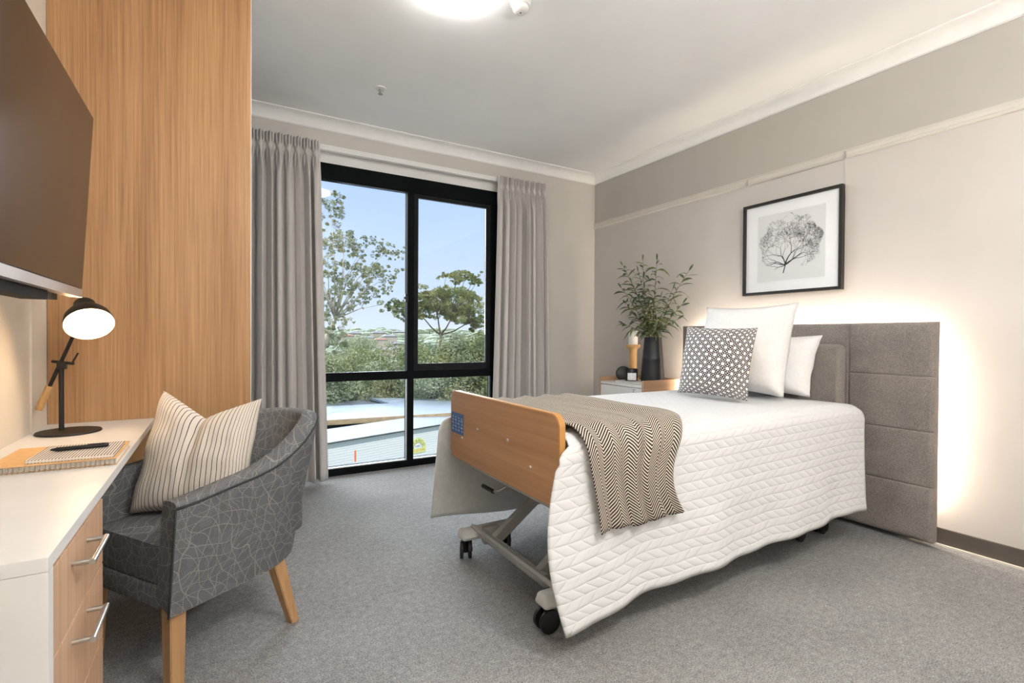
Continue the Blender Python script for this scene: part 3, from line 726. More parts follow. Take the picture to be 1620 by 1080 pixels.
# coverlet: cross section swept along the bed
YN, YF_, ZT, RAD = 1.440, 2.500, .776, .085
def nearhem(x): return .105+.030*sm(1.05, 1.5, x)+.062*(x-1.05)/2.05*1.0
def cover_pt(s, x, off=0, hemN=None, hemF=None, fold=None):
    hn = nearhem(x) if hemN is None else hemN; hf = (.155-.04*sm(1.0, 1.7, x)) if hemF is None else hemF
    r = RAD+off
    zt = ZT+off+.005*noise.noise(Vector((x*3, s*5, 1)))
    yn, yf = YN-off, YF_+off
    Ln = zt-r-hn; La = r*PI/2; Lt = yf-yn-2*r; Lf = zt-r-hf
    tot = Ln+La+Lt+La+Lf; d = s*tot
    fl = fold or 0
    if d < Ln:
        z = hn+d; dep = (zt-z)
        dd = max(0, dep-r)
        y = yn-.045*(dd/.6)**1.2 + .012*math.sin(x*9+1)*min(1, dd/.35)**2+.006*math.sin(x*23)*min(1, dd/.45)**2
        return Vector((x, y-fl*(.6+.4*min(1, dd/.25)), z)), dep, -1
    d -= Ln
    if d < La:
        a = d/r; return Vector((x, yn+r-(r+.6*fl)*math.cos(a), zt-r+(r+.6*fl)*math.sin(a))), 0, 0
    d -= La
    if d < Lt:
        return Vector((x, yn+r+d, zt+fl*.6 - .004*math.sin(PI*d/Lt))), 0, 0
    d -= Lt
    if d < La:
        a = d/r; return Vector((x, yf-r+r*math.sin(a), zt-r+r*math.cos(a))), 0, 0
    d -= La
    z = zt-r-d; dep = zt-z
    y = yf+.055*(dep/.7)**1.2+.015*math.sin(x*8)*min(1, dep/.4)**2
    return Vector((x, y, z)), dep, 1
def cov(s, q):
    x0 = 1.098; p, dep, sd = cover_pt(s, 1.2)
    if sd == -1: x0 = 1.098-.055-.060*math.sin(PI*min(1, max(0, dep-.05)/.62))-.01*dep
    elif sd == 1: x0 = 1.098-.075*sm(0, .15, dep)-.045*dep
    else:
        x0 = 1.098-.055*sm(1.468, 1.442, p.y)
    x1 = 3.165-.055*sm(.05, .6, dep if sd else 0)
    if sd == 0: x1 = 3.15
    x = x0+(x1-x0)*q
    p, dep, sd = cover_pt(s, x)
    # droop at the head end
    e = sm(.93, 1, q); p.z -= .012*e
    return p
bm = B(); grid(bm, cov, 110, 130, uv=lambda u, v: (v*2.08, u*2.15))
me_o = obj('coverlet', bm, ['quilt', 'lining', 'quilt'], None, True)
md = me_o.modifiers.new('thick', 'SOLIDIFY'); md.thickness = .007; md.offset = -1; md.material_offset = 1; md.material_offset_rim = 2
tag(me_o, 'white quilted coverlet with a chevron stitch draped over the bed', 'bed cover')
COVER = me_o

# throw
THN = .432
def thr(s, q):
    u = q
    zt = ZT+.013; tot = (zt-RAD-THN)+RAD*PI+(YF_-YN-2*RAD)+(zt-RAD-.45); d = s*tot      # arc length from the near hem
    k = sm(.02, .62, d)
    x0 = 1.185-.045*sm(.0, .40, d)+.05*sm(.6, 1.4, d)
    x1 = 1.615-.115*math.sin(PI*min(1, d/.60))*(1-k)+.20*k
    x = x0+(x1-x0)*u
    hn = THN+.006*math.sin(u*9)
    fold = .022*(.5+.5*math.sin(u*2*PI*4.3+.6+.5*math.sin(d*3)))+.003*math.sin(u*2*PI*9+2+d*2)+.004
    p, dep, sd = cover_pt(s, x, .012, hn, .45, fold*(.55+.45*sm(1.3, .2, d)))
    p.z += .004*math.sin(u*2*PI*4.3+d)
    return p
bm = B(); grid(bm, thr, 120, 110, uv=lambda u, v: (v, u))
to = obj('throw_blanket', bm, 'herring', None, True); md = to.modifiers.new('thick', 'SOLIDIFY'); md.thickness = .006; md.offset = 1
tag(to, 'black and cream herringbone throw blanket draped across the foot of the bed', 'blanket')

# wall headboard panel
HY0, HY1, HZ0, HZ1, HX = 1.186, 2.900, .028, 1.234, 3.335
t = thing('headboard_panel', 'wide grey upholstered headboard panel glowing along its edges on the wall', 'headboard', (HX, 2.04, 0))
def hfront(u, v):
    y = HY0+(HY1-HY0)*u; z = HZ0+(HZ1-HZ0)*v
    d = 0
    for k in (1, 2, 3):
        d = max(d, .006*math.exp(-((y-(HY0+(HY1-HY0)*k/4))/.005)**2), .006*math.exp(-((z-(HZ0+(HZ1-HZ0)*k/4))/.005)**2))
    e = min(y-HY0, HY1-y, z-HZ0, HZ1-z); ed = .016*(1-min(1, e/.02))**2
    return Vector((HX+d+ed, y, z))
us = sorted(set([i/40 for i in range(41)] + [k/4+j*.002 for k in (1, 2, 3) for j in (-4, -3, -2, -1, 1, 2, 3, 4)] + [.003, .006, .01, .015, .985, .99, .994, .997]))
bm = B(); vv = [[bm.verts.new(hfront(a, b_)) for b_ in us] for a in us]
for i in range(len(us)-1):
    for j in range(len(us)-1): bm.faces.new((vv[i][j], vv[i+1][j], vv[i+1][j+1], vv[i][j+1]))
ring = [vv[i][0] for i in range(len(us))] + [vv[-1][j] for j in range(1, len(us))] + [vv[i][-1] for i in range(len(us)-2, -1, -1)] + [vv[0][j] for j in range(len(us)-2, 0, -1)]
bk = [bm.verts.new((HX+.06, v.co.y, v.co.z)) for v in ring]
for i in range(len(ring)):
    j = (i+1) % len(ring); bm.faces.new((ring[i], ring[j], bk[j], bk[i]))
bm.faces.new(bk)
obj('upholstered_panel', bm, 'head', t, True, 60)
obj('mounting_board', box(B(), HX+.061, XR-.001, HY0+.12, HY1-.12, .12, HZ1-.12), 'grey_lam', t)
bm = B(); a, b_ = HX+.075, HX+.095
box(bm, a, b_, HY0+.095, HY0+.115, .25, HZ1-.10); box(bm, a, b_, HY1-.115, HY1-.095, .25, HZ1-.10); box(bm, a, b_, HY0+.10, HY1-.10, HZ1-.115, HZ1-.095)
obj('light_strip', bm, 'strip', t)

# ------------------------------------------------------------------ nightstand
NX, NY0, NY1, NZ = 3.0, 2.998, 3.545, .742
t = thing('nightstand', 'white and oak bedside cabinet with a raised wooden rim beside the bed', 'bedside cabinet', (3.22, 3.27, 0))
bm = B(); box(bm, NX, XR-.012, NY0, NY0+.018, 0, NZ+.040, .002); obj('side_panel', bm, 'ns_wood', t)
bm = B(); box(bm, NX, XR-.012, NY1-.018, NY1, 0, NZ+.040, .002); obj('side_panel', bm, 'ns_wood', t)
obj('back_rim', box(B(), XR-.03, XR-.012, NY0+.018, NY1-.018, .2, NZ+.040, .002), 'ns_wood', t)
obj('top_board', box(B(), NX+.002, XR-.031, NY0+.019, NY1-.019, NZ-.022, NZ, .001), 'white', t)
d = obj('drawer', box(B(), NX+.002, NX+.42, NY0+.020, NY1-.020, .50, NZ-.027, .002), 'white', t)
bm = B(); lathe(bm, [(0, .004), (.008, .004), (.009, 0), (.009, -.002)], (NX+.002, 3.105, .672), 14, (-1, 0, 0)); obj('lock', bm, 'steel', d)
bm = B(); tube(bm, [(NX-.004, 3.105, .674), (NX-.018, 3.095, .690), (NX-.020, 3.085, .700)], .0022, 6); tube(bm, [(NX-.016, 3.11, .700), (NX-.016, 3.075, .706)], .003, 6); obj('key', bm, 'steel', d)
d = obj('cabinet_door', box(B(), NX+.002, NX+.02, NY0+.020, NY1-.020, .06, .496, .002), 'white', t)

# vase and branches
vx, vy = 3.235, 3.125
t = thing('vase', 'tall black tapered vase holding leafy branches on the bedside cabinet', 'vase', (vx, vy, NZ))
pv = [(0, 0), (.098, 0), (.101, .004), (.098, .06), (.093, .13), (.088, .208), (.090, .214), (.087, .220), (.083, .28), (.073, .385), (.075, .392), (.072, .400), (.068, .396), (.075, .28), (.085, .1), (0, .02)]
obj('vase_body', lathe(B(), pv, (vx, vy, NZ+.0005), 48), 'vase', t, True, 50)
def leaf(bm, p, d, L, W, droop, side):
    # a lance-shaped leaf along a drooping curve
    n = 6; d = d.normalized(); pts = []
    for i in range(n+1):
        k = i/n; pts.append(p+d*(L*k)+Vector((0, 0, -droop*L*k*k)))
    sd = d.cross(Vector((0, 0, 1)));
    if sd.length < .1: sd = Vector((1, 0, 0))
    sd = (sd.normalized()+Vector((0, 0, side))).normalized()
    prev = None
    for i, q in enumerate(pts):
        w = W*math.sin(PI*min(1, (i/n)*.93+.05))**.8
        a, c_, b_ = bm.verts.new(q+sd*w), bm.verts.new(q+Vector((0, 0, -w*.3))), bm.verts.new(q-sd*w)
        if prev:
            bm.faces.new((prev[0], a, c_, prev[1])); bm.faces.new((prev[1], c_, b_, prev[2]))
        prev = (a, c_, b_)
# stem tips read from the picture (y, z in the plane of the vase), with own depth
tips = [(1017, 412, .03), (1039, 412, -.05), (1090, 428, -.10), (985, 420, .05), (983, 455, -.06), (990, 480, .08), (1000, 448, -.02), (1045, 470, .08), (1064, 458, .03), (1020, 455, .10), (1028, 478, -.10), (1005, 500, -.08), (1072, 505, -.04), (1050, 500, -.12), (986, 512, .02), (1010, 430, -.07), (1080, 480, .05)]
for k, (a, b_, dx) in enumerate(tips):
    q = at(a, b_, 'X', vx+dx)
    if q.x > XR-.06: q.x = XR-.06
    ang = rnd.uniform(0, 6.28); p0 = Vector((vx+.03*math.cos(ang), vy+.03*math.sin(ang), NZ+.06)); p1 = Vector((vx+.05*math.cos(ang)+.1*(q.x-vx), vy+.05*math.sin(ang)+.12*(q.y-vy), NZ+.40))
    # keep neck crossing inside the mouth
    dd = Vector((p1.x-vx, p1.y-vy)); 
    if dd.length > .055: dd = dd.normalized()*.055; p1.x, p1.y = vx+dd.x, vy+dd.y
    ctl = p1+(q-p1)*.45+Vector((0, 0, .10*(q.z-p1.z)))+Vector((rnd.uniform(-.02, .02), rnd.uniform(-.02, .02), 0))
    pts = [p0, p1]+[(p1*(1-s)*(1-s)+ctl*2*s*(1-s)+q*s*s) for s in [i/12 for i in range(1, 13)]]
    t = thing('eucalyptus_branch', 'green leafy branch with long narrow leaves standing in the black vase', 'branch', p0, group='leafy branches in the black vase')
    obj('stem', tube(B(), pts, [.0032]*5+[.0024]*5+[.0015]*4, 6), 'stem', t, True)
    bm = B(); L = (q-p1).length; nl = max(6, int(L/.024))
    for i in range(nl):
        s = .06+.92*(i/nl)**.9; j = min(len(pts)-2, 1+int(s*12)); base = pts[j]+(pts[j+1]-pts[j])*(s*12-int(s*12)); tg = (pts[j+1]-pts[j]).normalized()
        a_ = i*2.4+k; outd = Vector((math.cos(a_), math.sin(a_), 0)); d_ = (tg*.55+outd*.9+Vector((0, 0, rnd.uniform(-.1, .35))))
        Lf = rnd.uniform(.075, .150)*(1 if s > .2 else 1.15)
        end = base+d_.normalized()*Lf
        if end.x > XR-.03: d_.x = -abs(d_.x)
        leaf(bm, base, d_, Lf, rnd.uniform(.0070, .0145), rnd.uniform(.2, 1.0), rnd.uniform(-.8, .8))
    tg = (pts[-1]-pts[-2]); leaf(bm, pts[-1], tg+Vector((0, 0, .01)), .075, .010, .2, .8)
    if k % 3 == 0:
        for i in range(7):
            pp = pts[-2-i % 5]+Vector((rnd.uniform(-.012, .012), rnd.uniform(-.012, .012), rnd.uniform(-.01, .01)))
            bmesh.ops.create_icosphere(bm, subdivisions=1, radius=.0035, matrix=Matrix.Translation(pp))
    obj('leaves', bm, 'leaf', t, True)
# candle holder, candle
hx, hy = 3.30, 3.432
t = thing('candle_holder', 'turned honey coloured wooden candle holder on the bedside cabinet', 'candle holder', (hx, hy, NZ))
obj('holder_body', lathe(B(), [(0, 0), (.055, 0), (.058, .006), (.050, .016), (.040, .026), (.036, .05), (.036, .16), (.036, .26), (.038, .285), (.052, .296), (.063, .308), (.066, .322), (.062, .331), (.050, .324), (0, .320)], (hx, hy, NZ+.0005), 36), 'honey', t, True, 50)
t = thing('candle', 'short white pillar candle standing on the wooden holder', 'candle', (hx, hy, NZ+.32))
obj('wax', lathe(B(), [(0, 0), (.041, 0), (.042, .003), (.042, .135), (.038, .140), (0, .136)], (hx, hy, NZ+.3215), 32), 'wax', t, True, 50)
obj('wick', tube(B(), [(hx, hy, NZ+.456), (hx+.001, hy, NZ+.474)], .0012, 6), 'black', t)
# book
t = thing('book', 'thin pale grey book lying flat on the bedside cabinet', 'book', (3.09, 3.24, NZ))
Mb = Matrix.Translation((3.085, 3.235, NZ)) @ Matrix.Rotation(R(-4), 4, 'Z')
obj('pages', box(B(), -.068, .068, -.118, .118, .003, .018, 0, 2, Mb), 'paper', t)
bm = B(); box(bm, -.07, .07, -.12, .12, .0005, .003, 0, 2, Mb); box(bm, -.07, .07, -.12, .12, .018, .0205, 0, 2, Mb); box(bm, -.0715, -.0701, -.12, .12, .0005, .0205, 0, 2, Mb); obj('cover', bm, 'grey_metal_l', t)
# jar candle
jx, jy = 3.095, 3.235
t = thing('jar_candle', 'black jar candle with a blank white label standing on the pale book', 'candle', (jx, jy, NZ+.021))
obj('jar', lathe(B(), [(0, 0), (.050, 0), (.053, .004), (.053, .100), (.050, .104), (.047, .100), (.046, .080), (0, .078)], (jx, jy, NZ+.021), 36), 'black', t, True, 50)
bm = B(); lay = None; ring0, ring1 = [], []
ac = math.atan2(-jy, -jx)
for i in range(13):
    a = ac+.12+R(-44+88*i/12); ring0.append(bm.verts.new((jx+.0536*math.cos(a), jy+.0536*math.sin(a), NZ+.029))); ring1.append(bm.verts.new((jx+.0536*math.cos(a), jy+.0536*math.sin(a), NZ+.091)))
for i in range(12): bm.faces.new((ring0[i], ring0[i+1], ring1[i+1], ring1[i]))
obj('label', bm, 'mat_w', t)
t = thing('round_tin', 'round black tin standing on edge behind the jar candle', 'tin', (3.13, 3.36, NZ))
axl = Vector((-.72, -.62, .32)).normalized(); obj('tin_body', lathe(B(), [(0, -.012), (.058, -.012), (.066, -.008), (.067, .012), (.060, .016), (.050, .010), (0, .010)], Vector((3.150, 3.395, NZ+.070)), 36, axl), 'black', t, True, 50)

# ------------------------------------------------------------------ framed picture
PY0, PY1, PZ0, PZ1, PX = 1.702, 2.400, 1.455, 2.124, 3.415
t = thing('framed_picture', 'black framed print of a bare branching tree on the right wall', 'picture', (3.43, 2.05, 1.455))
bm = B(); fwid = .020
box(bm, PX, XR-.012, PY0, PY0+fwid, PZ0, PZ1, .001); box(bm, PX, XR-.012, PY1-fwid, PY1, PZ0, PZ1, .001)
box(bm, PX, XR-.012, PY0+fwid, PY1-fwid, PZ0, PZ0+fwid, .001); box(bm, PX, XR-.012, PY0+fwid, PY1-fwid, PZ1-fwid, PZ1, .001)
obj('frame', bm, 'frame_b', t)
obj('mat_board', box(B(), PX+.018, PX+.021, PY0+fwid, PY1-fwid, PZ0+fwid, PZ1-fwid), 'mat_w', t)
obj('print_paper', box(B(), PX+.0165, PX+.0179, 1.812, 2.288, 1.548, 2.026), 'print', t)
bm = B(); tr_ = random.Random(11)
def twig(y, z, a, L, w, dep):
    if dep == 0 or w < .0003: return
    n = 3; y0_, z0_ = y, z
    for i in range(n):
        a += tr_.uniform(-.28, .28); y1_ = y0_+math.sin(a)*L/n; z1_ = z0_+math.cos(a)*L/n
        if ((y1_-2.05)/.222)**2+((z1_-1.80)/.205)**2 > 1.0+.12*math.sin(9*math.atan2(z1_-1.8, y1_-2.05)): return
        w1 = w*(1-.07*(i+1)); px2, pz2 = math.cos(a), -math.sin(a)
        q = [(y0_-px2*w, z0_-pz2*w), (y0_+px2*w, z0_+pz2*w), (y1_+px2*w1, z1_+pz2*w1), (y1_-px2*w1, z1_-pz2*w1)]
        bm.faces.new([bm.verts.new((PX+.0162, p[0], p[1])) for p in q]); y0_, z0_ = y1_, z1_; w = w1
    nb = 3 if dep < 6 and tr_.random() < .45 else 2
    for k in range(nb):
        sp_ = tr_.uniform(.25, .75)*(1 if k == 0 else -1 if k == 1 else tr_.choice((-1, 1))*.3)
        twig(y0_, z0_, a+sp_, L*tr_.uniform(.74, .93), max(.00042, w*.78), dep-1)
q_ = [(2.097, 1.596), (2.089, 1.599), (2.074, 1.657), (2.082, 1.657)]; bm.faces.new([bm.verts.new((PX+.0162, a, b_)) for a, b_ in q_])
for a, L, w in ((-1.05, .075, .0034), (-.35, .095, .0042), (.45, .080, .0034), (1.05, .078, .0032), (.05, .070, .0028), (1.5, .070, .0030), (-.7, .085, .0034), (-1.45, .060, .003), (1.9, .06, .0026)):
    twig(2.078, 1.655, a, L*.92, w*1.15, 8)
obj('tree_print', bm, 'ink', t)
for y, lab_ in ((2.387, 'small brass picture hook on the rail above the frame, the left one'), (1.702, 'small brass picture hook on the rail above the frame, the right one')):
    t = thing('picture_hook', lab_, 'picture hook', (XR-.03, y, 2.30), group='picture rail hooks')
    bm = B(); box(bm, XR-.026, XR-.021, y-.006, y+.006, 2.288, 2.330, .001); box(bm, XR-.034, XR-.022, y-.006, y+.006, 2.284, 2.289, .001); box(bm, XR-.035, XR-.032, y-.008, y+.008, 2.286, 2.308, .001)
    obj('hook', bm, 'steel', t)
    obj('wire', tube(B(), [(XR-.028, y, 2.287), (XR-.020, y-.0 if y > 2 else y-.006, 1.99)], .0007, 5), 'silver', t)

# ------------------------------------------------------------------ outside
GZ = -6.0
def ray_d(px, py, D):      # point at forward depth D
    return EYE+(fw+rt*((px-810)/F)-up*((py-540)/F))*D
def terr(x, y):
    r = math.hypot(x, y)
    if r < 45: return GZ
    return GZ+2.6*sm(45, 120, r)+5.2*sm(110, 320, r)+.5*noise.noise(Vector((x*.02, y*.02, 0)))*sm(60, 140, r)*2
bm = B()
rs = [6, 12, 20, 30, 40, 50, 60, 72, 85, 100, 118, 138, 160, 190, 220, 260, 300, 350, 400]
def tf(u, v):
    k = v*(len(rs)-1); i = min(int(k), len(rs)-2); r_ = rs[i]+(rs[i+1]-rs[i])*(k-i); a = R(-55+150*u)
    x, y = r_*math.sin(a), r_*math.cos(a); return Vector((x, y, terr(x, y)-.02))
grid(bm, tf, 90, 72)
o = obj('hillside', bm, 'hill', None, True); o['kind'] = 'structure'; o.name = 'ground'
def leaves_in(bm, c, r, n, size, rr, flat=.7):
    c = Vector(c)
    for _ in range(n):
        while True:
            p = Vector((rr.uniform(-1, 1), rr.uniform(-1, 1), rr.uniform(-1, 1)))
            if .25 < p.length < 1: break
        p = Vector((p.x*r, p.y*r, p.z*r*flat))+c
        a = Vector((rr.uniform(-1, 1), rr.uniform(-1, 1), rr.uniform(-1, .4))).normalized(); b_ = a.cross(Vector((rr.uniform(-1, 1), rr.uniform(-1, 1), rr.uniform(-1, 1)))).normalized()
        s = size*rr.uniform(.6, 1.3)
        bm.faces.new([bm.verts.new(p+a*s), bm.verts.new(p+b_*s*.45), bm.verts.new(p-a*s), bm.verts.new(p-b_*s*.45)])
# large gum tree, left pane
rr = random.Random(21)
D = 22
cl = [(522, 318, 17), (532, 330, 14), (545, 372, 17), (530, 385, 16), (518, 400, 14), (560, 388, 12), (585, 382, 9), (598, 392, 9), (615, 395, 11), (628, 402, 10), (545, 422, 18), (525, 432, 15), (568, 402, 12), (580, 425, 17), (600, 428, 17), (618, 440, 8), (560, 450, 17), (585, 455, 16), (540, 462, 16), (610, 458, 8), (520, 470, 15), (553, 478, 14), (575, 476, 10), (522, 500, 18), (512, 520, 17), (545, 505, 9), (530, 545, 20), (505, 480, 14), (500, 420, 20), (495, 350, 20), (490, 380, 20)]
base = ray_d(488, 640, D); base.z = GZ
t = thing('gum_tree', 'tall airy gum tree with pale branches behind the left window pane', 'tree', base)
bm = B(); fork = ray_d(512, 548, D); fork2 = ray_d(530, 505, D); tube(bm, [base, ray_d(500, 590, D), fork, fork2], [.22, .16, .12, .09], 8)
cs = []
for k, (a, b_, r_) in enumerate(cl):
    c = ray_d(a, b_, D+rr.uniform(-1.2, 1.2)); cs.append((c, r_*D/F))
    st = fork2 if b_ < 480 else fork
    if k % 2 == 0:
        mid_ = st+(c-st)*.5+Vector((rr.uniform(-.2, .2), 0, rr.uniform(-.1, .25))); tube(bm, [st, mid_, c], [.034, .022, .009], 6)
for a, b_ in ((606, 481), (560, 470), (598, 410), (600, 445)):
    e = ray_d(a, b_, D); tube(bm, [fork2, fork2+(e-fork2)*.5+Vector((0, 0, .12)), e], [.032, .02, .008], 6)
obj('trunk', bm, 'bark', t, True)
bm = B()
for c, r_ in cs:
    for _ in range(18):
        o3 = Vector((rr.gauss(0, 1), rr.gauss(0, 1), rr.gauss(0, .75)))*r_*.72; leaves_in(bm, c+o3, r_*rr.uniform(.12, .42), int(48*(r_/.42)**2)+8, .042, rr, .8)
obj('foliage', bm, 'gum', t)
# umbrella shaped tree, right pane
D = 34; base = ray_d(700, 600, D); base.z = GZ
t = thing('umbrella_tree', 'broad flat-topped tree in the middle of the right window pane', 'tree', base)
cl = [(706, 436, 8), (722, 437, 10), (738, 436, 10), (750, 440, 9), (754, 447, 7), (720, 446, 6), (622, 490, 12), (632, 480, 13), (640, 500, 8), (655, 470, 14), (672, 466, 15), (690, 464, 16), (708, 465, 16), (725, 466, 16), (742, 470, 15), (752, 480, 14), (665, 484, 16), (685, 484, 18), (705, 488, 18), (725, 490, 18), (745, 495, 17), (735, 508, 16), (755, 510, 14), (650, 492, 12), (715, 500, 14), (668, 500, 9)]
bm = B(); f0 = ray_d(697, 545, D); tube(bm, [base, f0, ray_d(697, 528, D)], [.15, .11, .08], 8); f0 = ray_d(697, 530, D); forks = [ray_d(a, b_, D) for a, b_ in ((668, 500), (692, 497), (716, 500), (738, 512))]
for f1 in forks: tube(bm, [f0, f0+(f1-f0)*.5+Vector((0, 0, -.12)), f1], [.07, .05, .035], 6)
cs = []
for k, (a, b_, r_) in enumerate(cl):
    c = ray_d(a, b_, D+rr.uniform(-2, 2)); cs.append((c, r_*D/F)); f1 = min(forks, key=lambda q: (q-c).length)
    if (f1-c).length > .3: tube(bm, [f1, f1+(c-f1)*.55+Vector((rr.uniform(-.2, .2), 0, .1)), c], [.035, .025, .012], 5)
obj('trunk', bm, 'bark_d', t, True)
bm = B()
for c, r_ in cs:
    for _ in range(18):
        o3 = Vector((rr.gauss(0, 1), rr.gauss(0, 1), rr.gauss(0, .55)))*r_*.66; leaves_in(bm, c+o3, r_*rr.uniform(.2, .5), int(105*(r_/.65)**2)+12, .066, rr, .7)
obj('foliage', bm, 'gum2', t)
# bushy trees: three meshes, repeated
protos = []
for k in range(3):
    bm = B(); r3 = random.Random(50+k)
    for _ in range(17):
        c = Vector((r3.uniform(-1.7, 1.7), r3.uniform(-1.3, 1.3), r3.uniform(1.6, 5.6))); leaves_in(bm, c, r3.uniform(.75, 1.15), 650, .075, r3, .8)
    f_ = bpy.data.meshes.new('foliage'); bm.to_mesh(f_); bm.free(); f_.materials.append(M[('bush', 'gum2', 'gum')[k]])
    bm = B()
    for q in range(4):
        x_ = r3.uniform(-.5, .5); tube(bm, [(x_*.2, 0, 0), (x_, r3.uniform(-.3, .3), 1.8), (x_*2.4, r3.uniform(-.6, .6), 4.2)], [.13, .09, .03], 6)
    g_ = bpy.data.meshes.new('trunk'); bm.to_mesh(g_); bm.free(); g_.materials.append(M['bark_d'])
    protos.append((f_, g_))
bush = [(515, 548, 30, 0), (540, 552, 33, 2), (568, 548, 38, 1), (590, 560, 34, 0), (615, 570, 31, 2), (640, 560, 33, 0), (560, 524, 52, 0), (655, 538, 32, 1), (680, 530, 36, 0), (704, 526, 33, 2), (728, 524, 36, 0), (752, 520, 33, 1), (775, 512, 34, 2), (800, 515, 36, 0), (690, 560, 30, 0), (745, 555, 30, 2), (490, 540, 31, 1), (465, 530, 34, 0), (425, 540, 33, 2), (385, 535, 30, 1), (340, 545, 34, 0), (290, 540, 32, 2)]
kinds = ['grey-green bushy tree growing behind the roofs outside the window', 'olive green rounded tree growing behind the roofs outside the window', 'pale green loose tree growing behind the roofs outside the window']
for k, (a, b_, D, kd) in enumerate(bush):
    p = ray_d(a, b_, D); top = p.z; p.z = terr(p.x, p.y); sc_ = (top-p.z)/6.4
    t = thing('bushy_tree', kinds[kd], 'tree', p, rnd.uniform(0, 6), True, group=('grey-green', 'olive', 'pale green')[kd]+' trees behind the roofs')
    t.scale = (min(sc_, 1.25), min(sc_, 1.25), sc_)
    for me_ in protos[kd]:
        o = bpy.data.objects.new(me_.name, me_); C.objects.link(o); o.parent = t
# distant canopy, uncountable
bm = B(); r4 = random.Random(5)
for _ in range(1200):
    a = R(r4.uniform(-18, 40)); d = r4.uniform(60, 310); x, y = d*math.sin(a), d*math.cos(a); s_ = r4.uniform(1.0, 2.5)*(.7+d/300)
    M_ = Matrix.Translation((x, y, terr(x, y)+s_*.4)) @ Matrix.Diagonal((s_*r4.uniform(.9, 1.7), s_, s_*r4.uniform(.45, .75), 1))
    bmesh.ops.create_icosphere(bm, subdivisions=2, radius=1, matrix=M_)
for v in bm.verts: v.co += Vector((noise.noise(v.co*.9), noise.noise(v.co*.9+Vector((9, 0, 0))), noise.noise(v.co*.9+Vector((0, 9, 0)))))*.55
o = obj('distant_trees', bm, 'far', None, True); o['kind'] = 'stuff'; tag(o, 'grey-green treetops covering the far hillside outside the window', 'trees')
hs = [(548, 537, 150, 'r'), (560, 534, 200, 'w'), (602, 543, 110, 'r'), (616, 538, 130, 'w'), (625, 549, 100, 'g'), (612, 558, 85, 'w'), (598, 533, 180, 'g'), (632, 532, 220, 'w'), (628, 556, 90, 'g'), (580, 540, 140, 'w'), (535, 560, 80, 'w')]
hl = ['house with a terracotta roof on the far hillside, left of the others', 'pale house near the skyline above the terracotta roofed one', 'terracotta roofed house in the middle of the far hillside', 'white house beside the middle terracotta roof on the hillside', 'grey roofed house low on the hillside near the window mullion', 'long pale house lowest on the hillside, above the transom', 'small grey roofed house high on the skyline', 'pale house on the skyline beside the window mullion', 'grey roofed house below the others at the mullion', 'pale house between trees in the centre of the hillside', 'pale house low at the left beside the gum trunk']
for k, (a, b_, D, kd) in enumerate(hs):
    p = ray_d(a, b_, D); g = terr(p.x, p.y); p.z = max(g+.3, p.z-.8); w_ = D*.026
    t = thing('house', hl[k], 'house', p, rnd.uniform(-.3, .3), True)
    h_ = D*.010+.5
    obj('house_wall', box(B(), -w_/2, w_/2, -w_/3, w_/3, -6, h_), 'house_w', t)
    bm = B(); e = .06*w_
    q = [bm.verts.new(c) for c in ((-w_/2-e, -w_/3-e, h_), (w_/2+e, -w_/3-e, h_), (w_/2+e, w_/3+e, h_), (-w_/2-e, w_/3+e, h_), (-w_/4, 0, h_+w_*.13), (w_/4, 0, h_+w_*.13))]
    for f in ((0, 1, 5, 4), (1, 2, 5), (2, 3, 4, 5), (3, 0, 4), (0, 3, 2, 1)): bm.faces.new([q[i] for i in f])
    obj('roof', bm, {'r': 'house_r', 'w': 'house_g', 'g': 'house_g'}[kd], t)
# building with pale flat roof and timber fascia
zr = -2.6
def rz(px, py, z): q = at(px, py, 'Z', z); return (q.x, q.y)
A0, A1 = rz(440, 669, zr), rz(780, 649, zr)
AW = rz(250, 678, zr)
t = thing('flat_roof_building', 'low building with a pale flat roof and timber fascia outside the window', 'building', (A0[0], A0[1], GZ))
poly = [A0, A1, rz(790, 632, zr), rz(583, 632.5, zr), rz(617, 637.5, zr), rz(440, 647, zr)]
obj('roof', prism(B(), [AW, A0, A1, rz(790, 633, zr), rz(583, 628.5, zr), rz(617, 637.5, zr), rz(440, 647, zr), rz(250, 655, zr)], zr-.12, zr), 'roof_b', t)
zl = zr-.2
obj('lower_roof', prism(B(), [rz(440, 652, zl), rz(622, 641, zl), rz(583, 631, zl), rz(556, 634.5, zl), rz(440, 643, zl)], zl-.1, zl), 'low_roof', t)
dv = Vector((A1[0]-A0[0], A1[1]-A0[1], 0)).normalized(); nv = Vector((dv.y, -dv.x, 0))
def strip(p0, p1, z0, z1, off, th):
    a = Vector((p0[0], p0[1], 0))+nv*off; b_ = Vector((p1[0], p1[1], 0))+nv*off
    return prism(B(), [(a.x, a.y), (b_.x, b_.y), (b_.x-nv.x*th, b_.y-nv.y*th), (a.x-nv.x*th, a.y-nv.y*th)], z0, z1)
obj('fascia', strip(A0, A1, zr-.22, zr+.01, .06, .05), 'fascia', t)
obj('building_wall', strip(A0, A1, GZ, zr-.13, -.4, .1), 'dark', t)
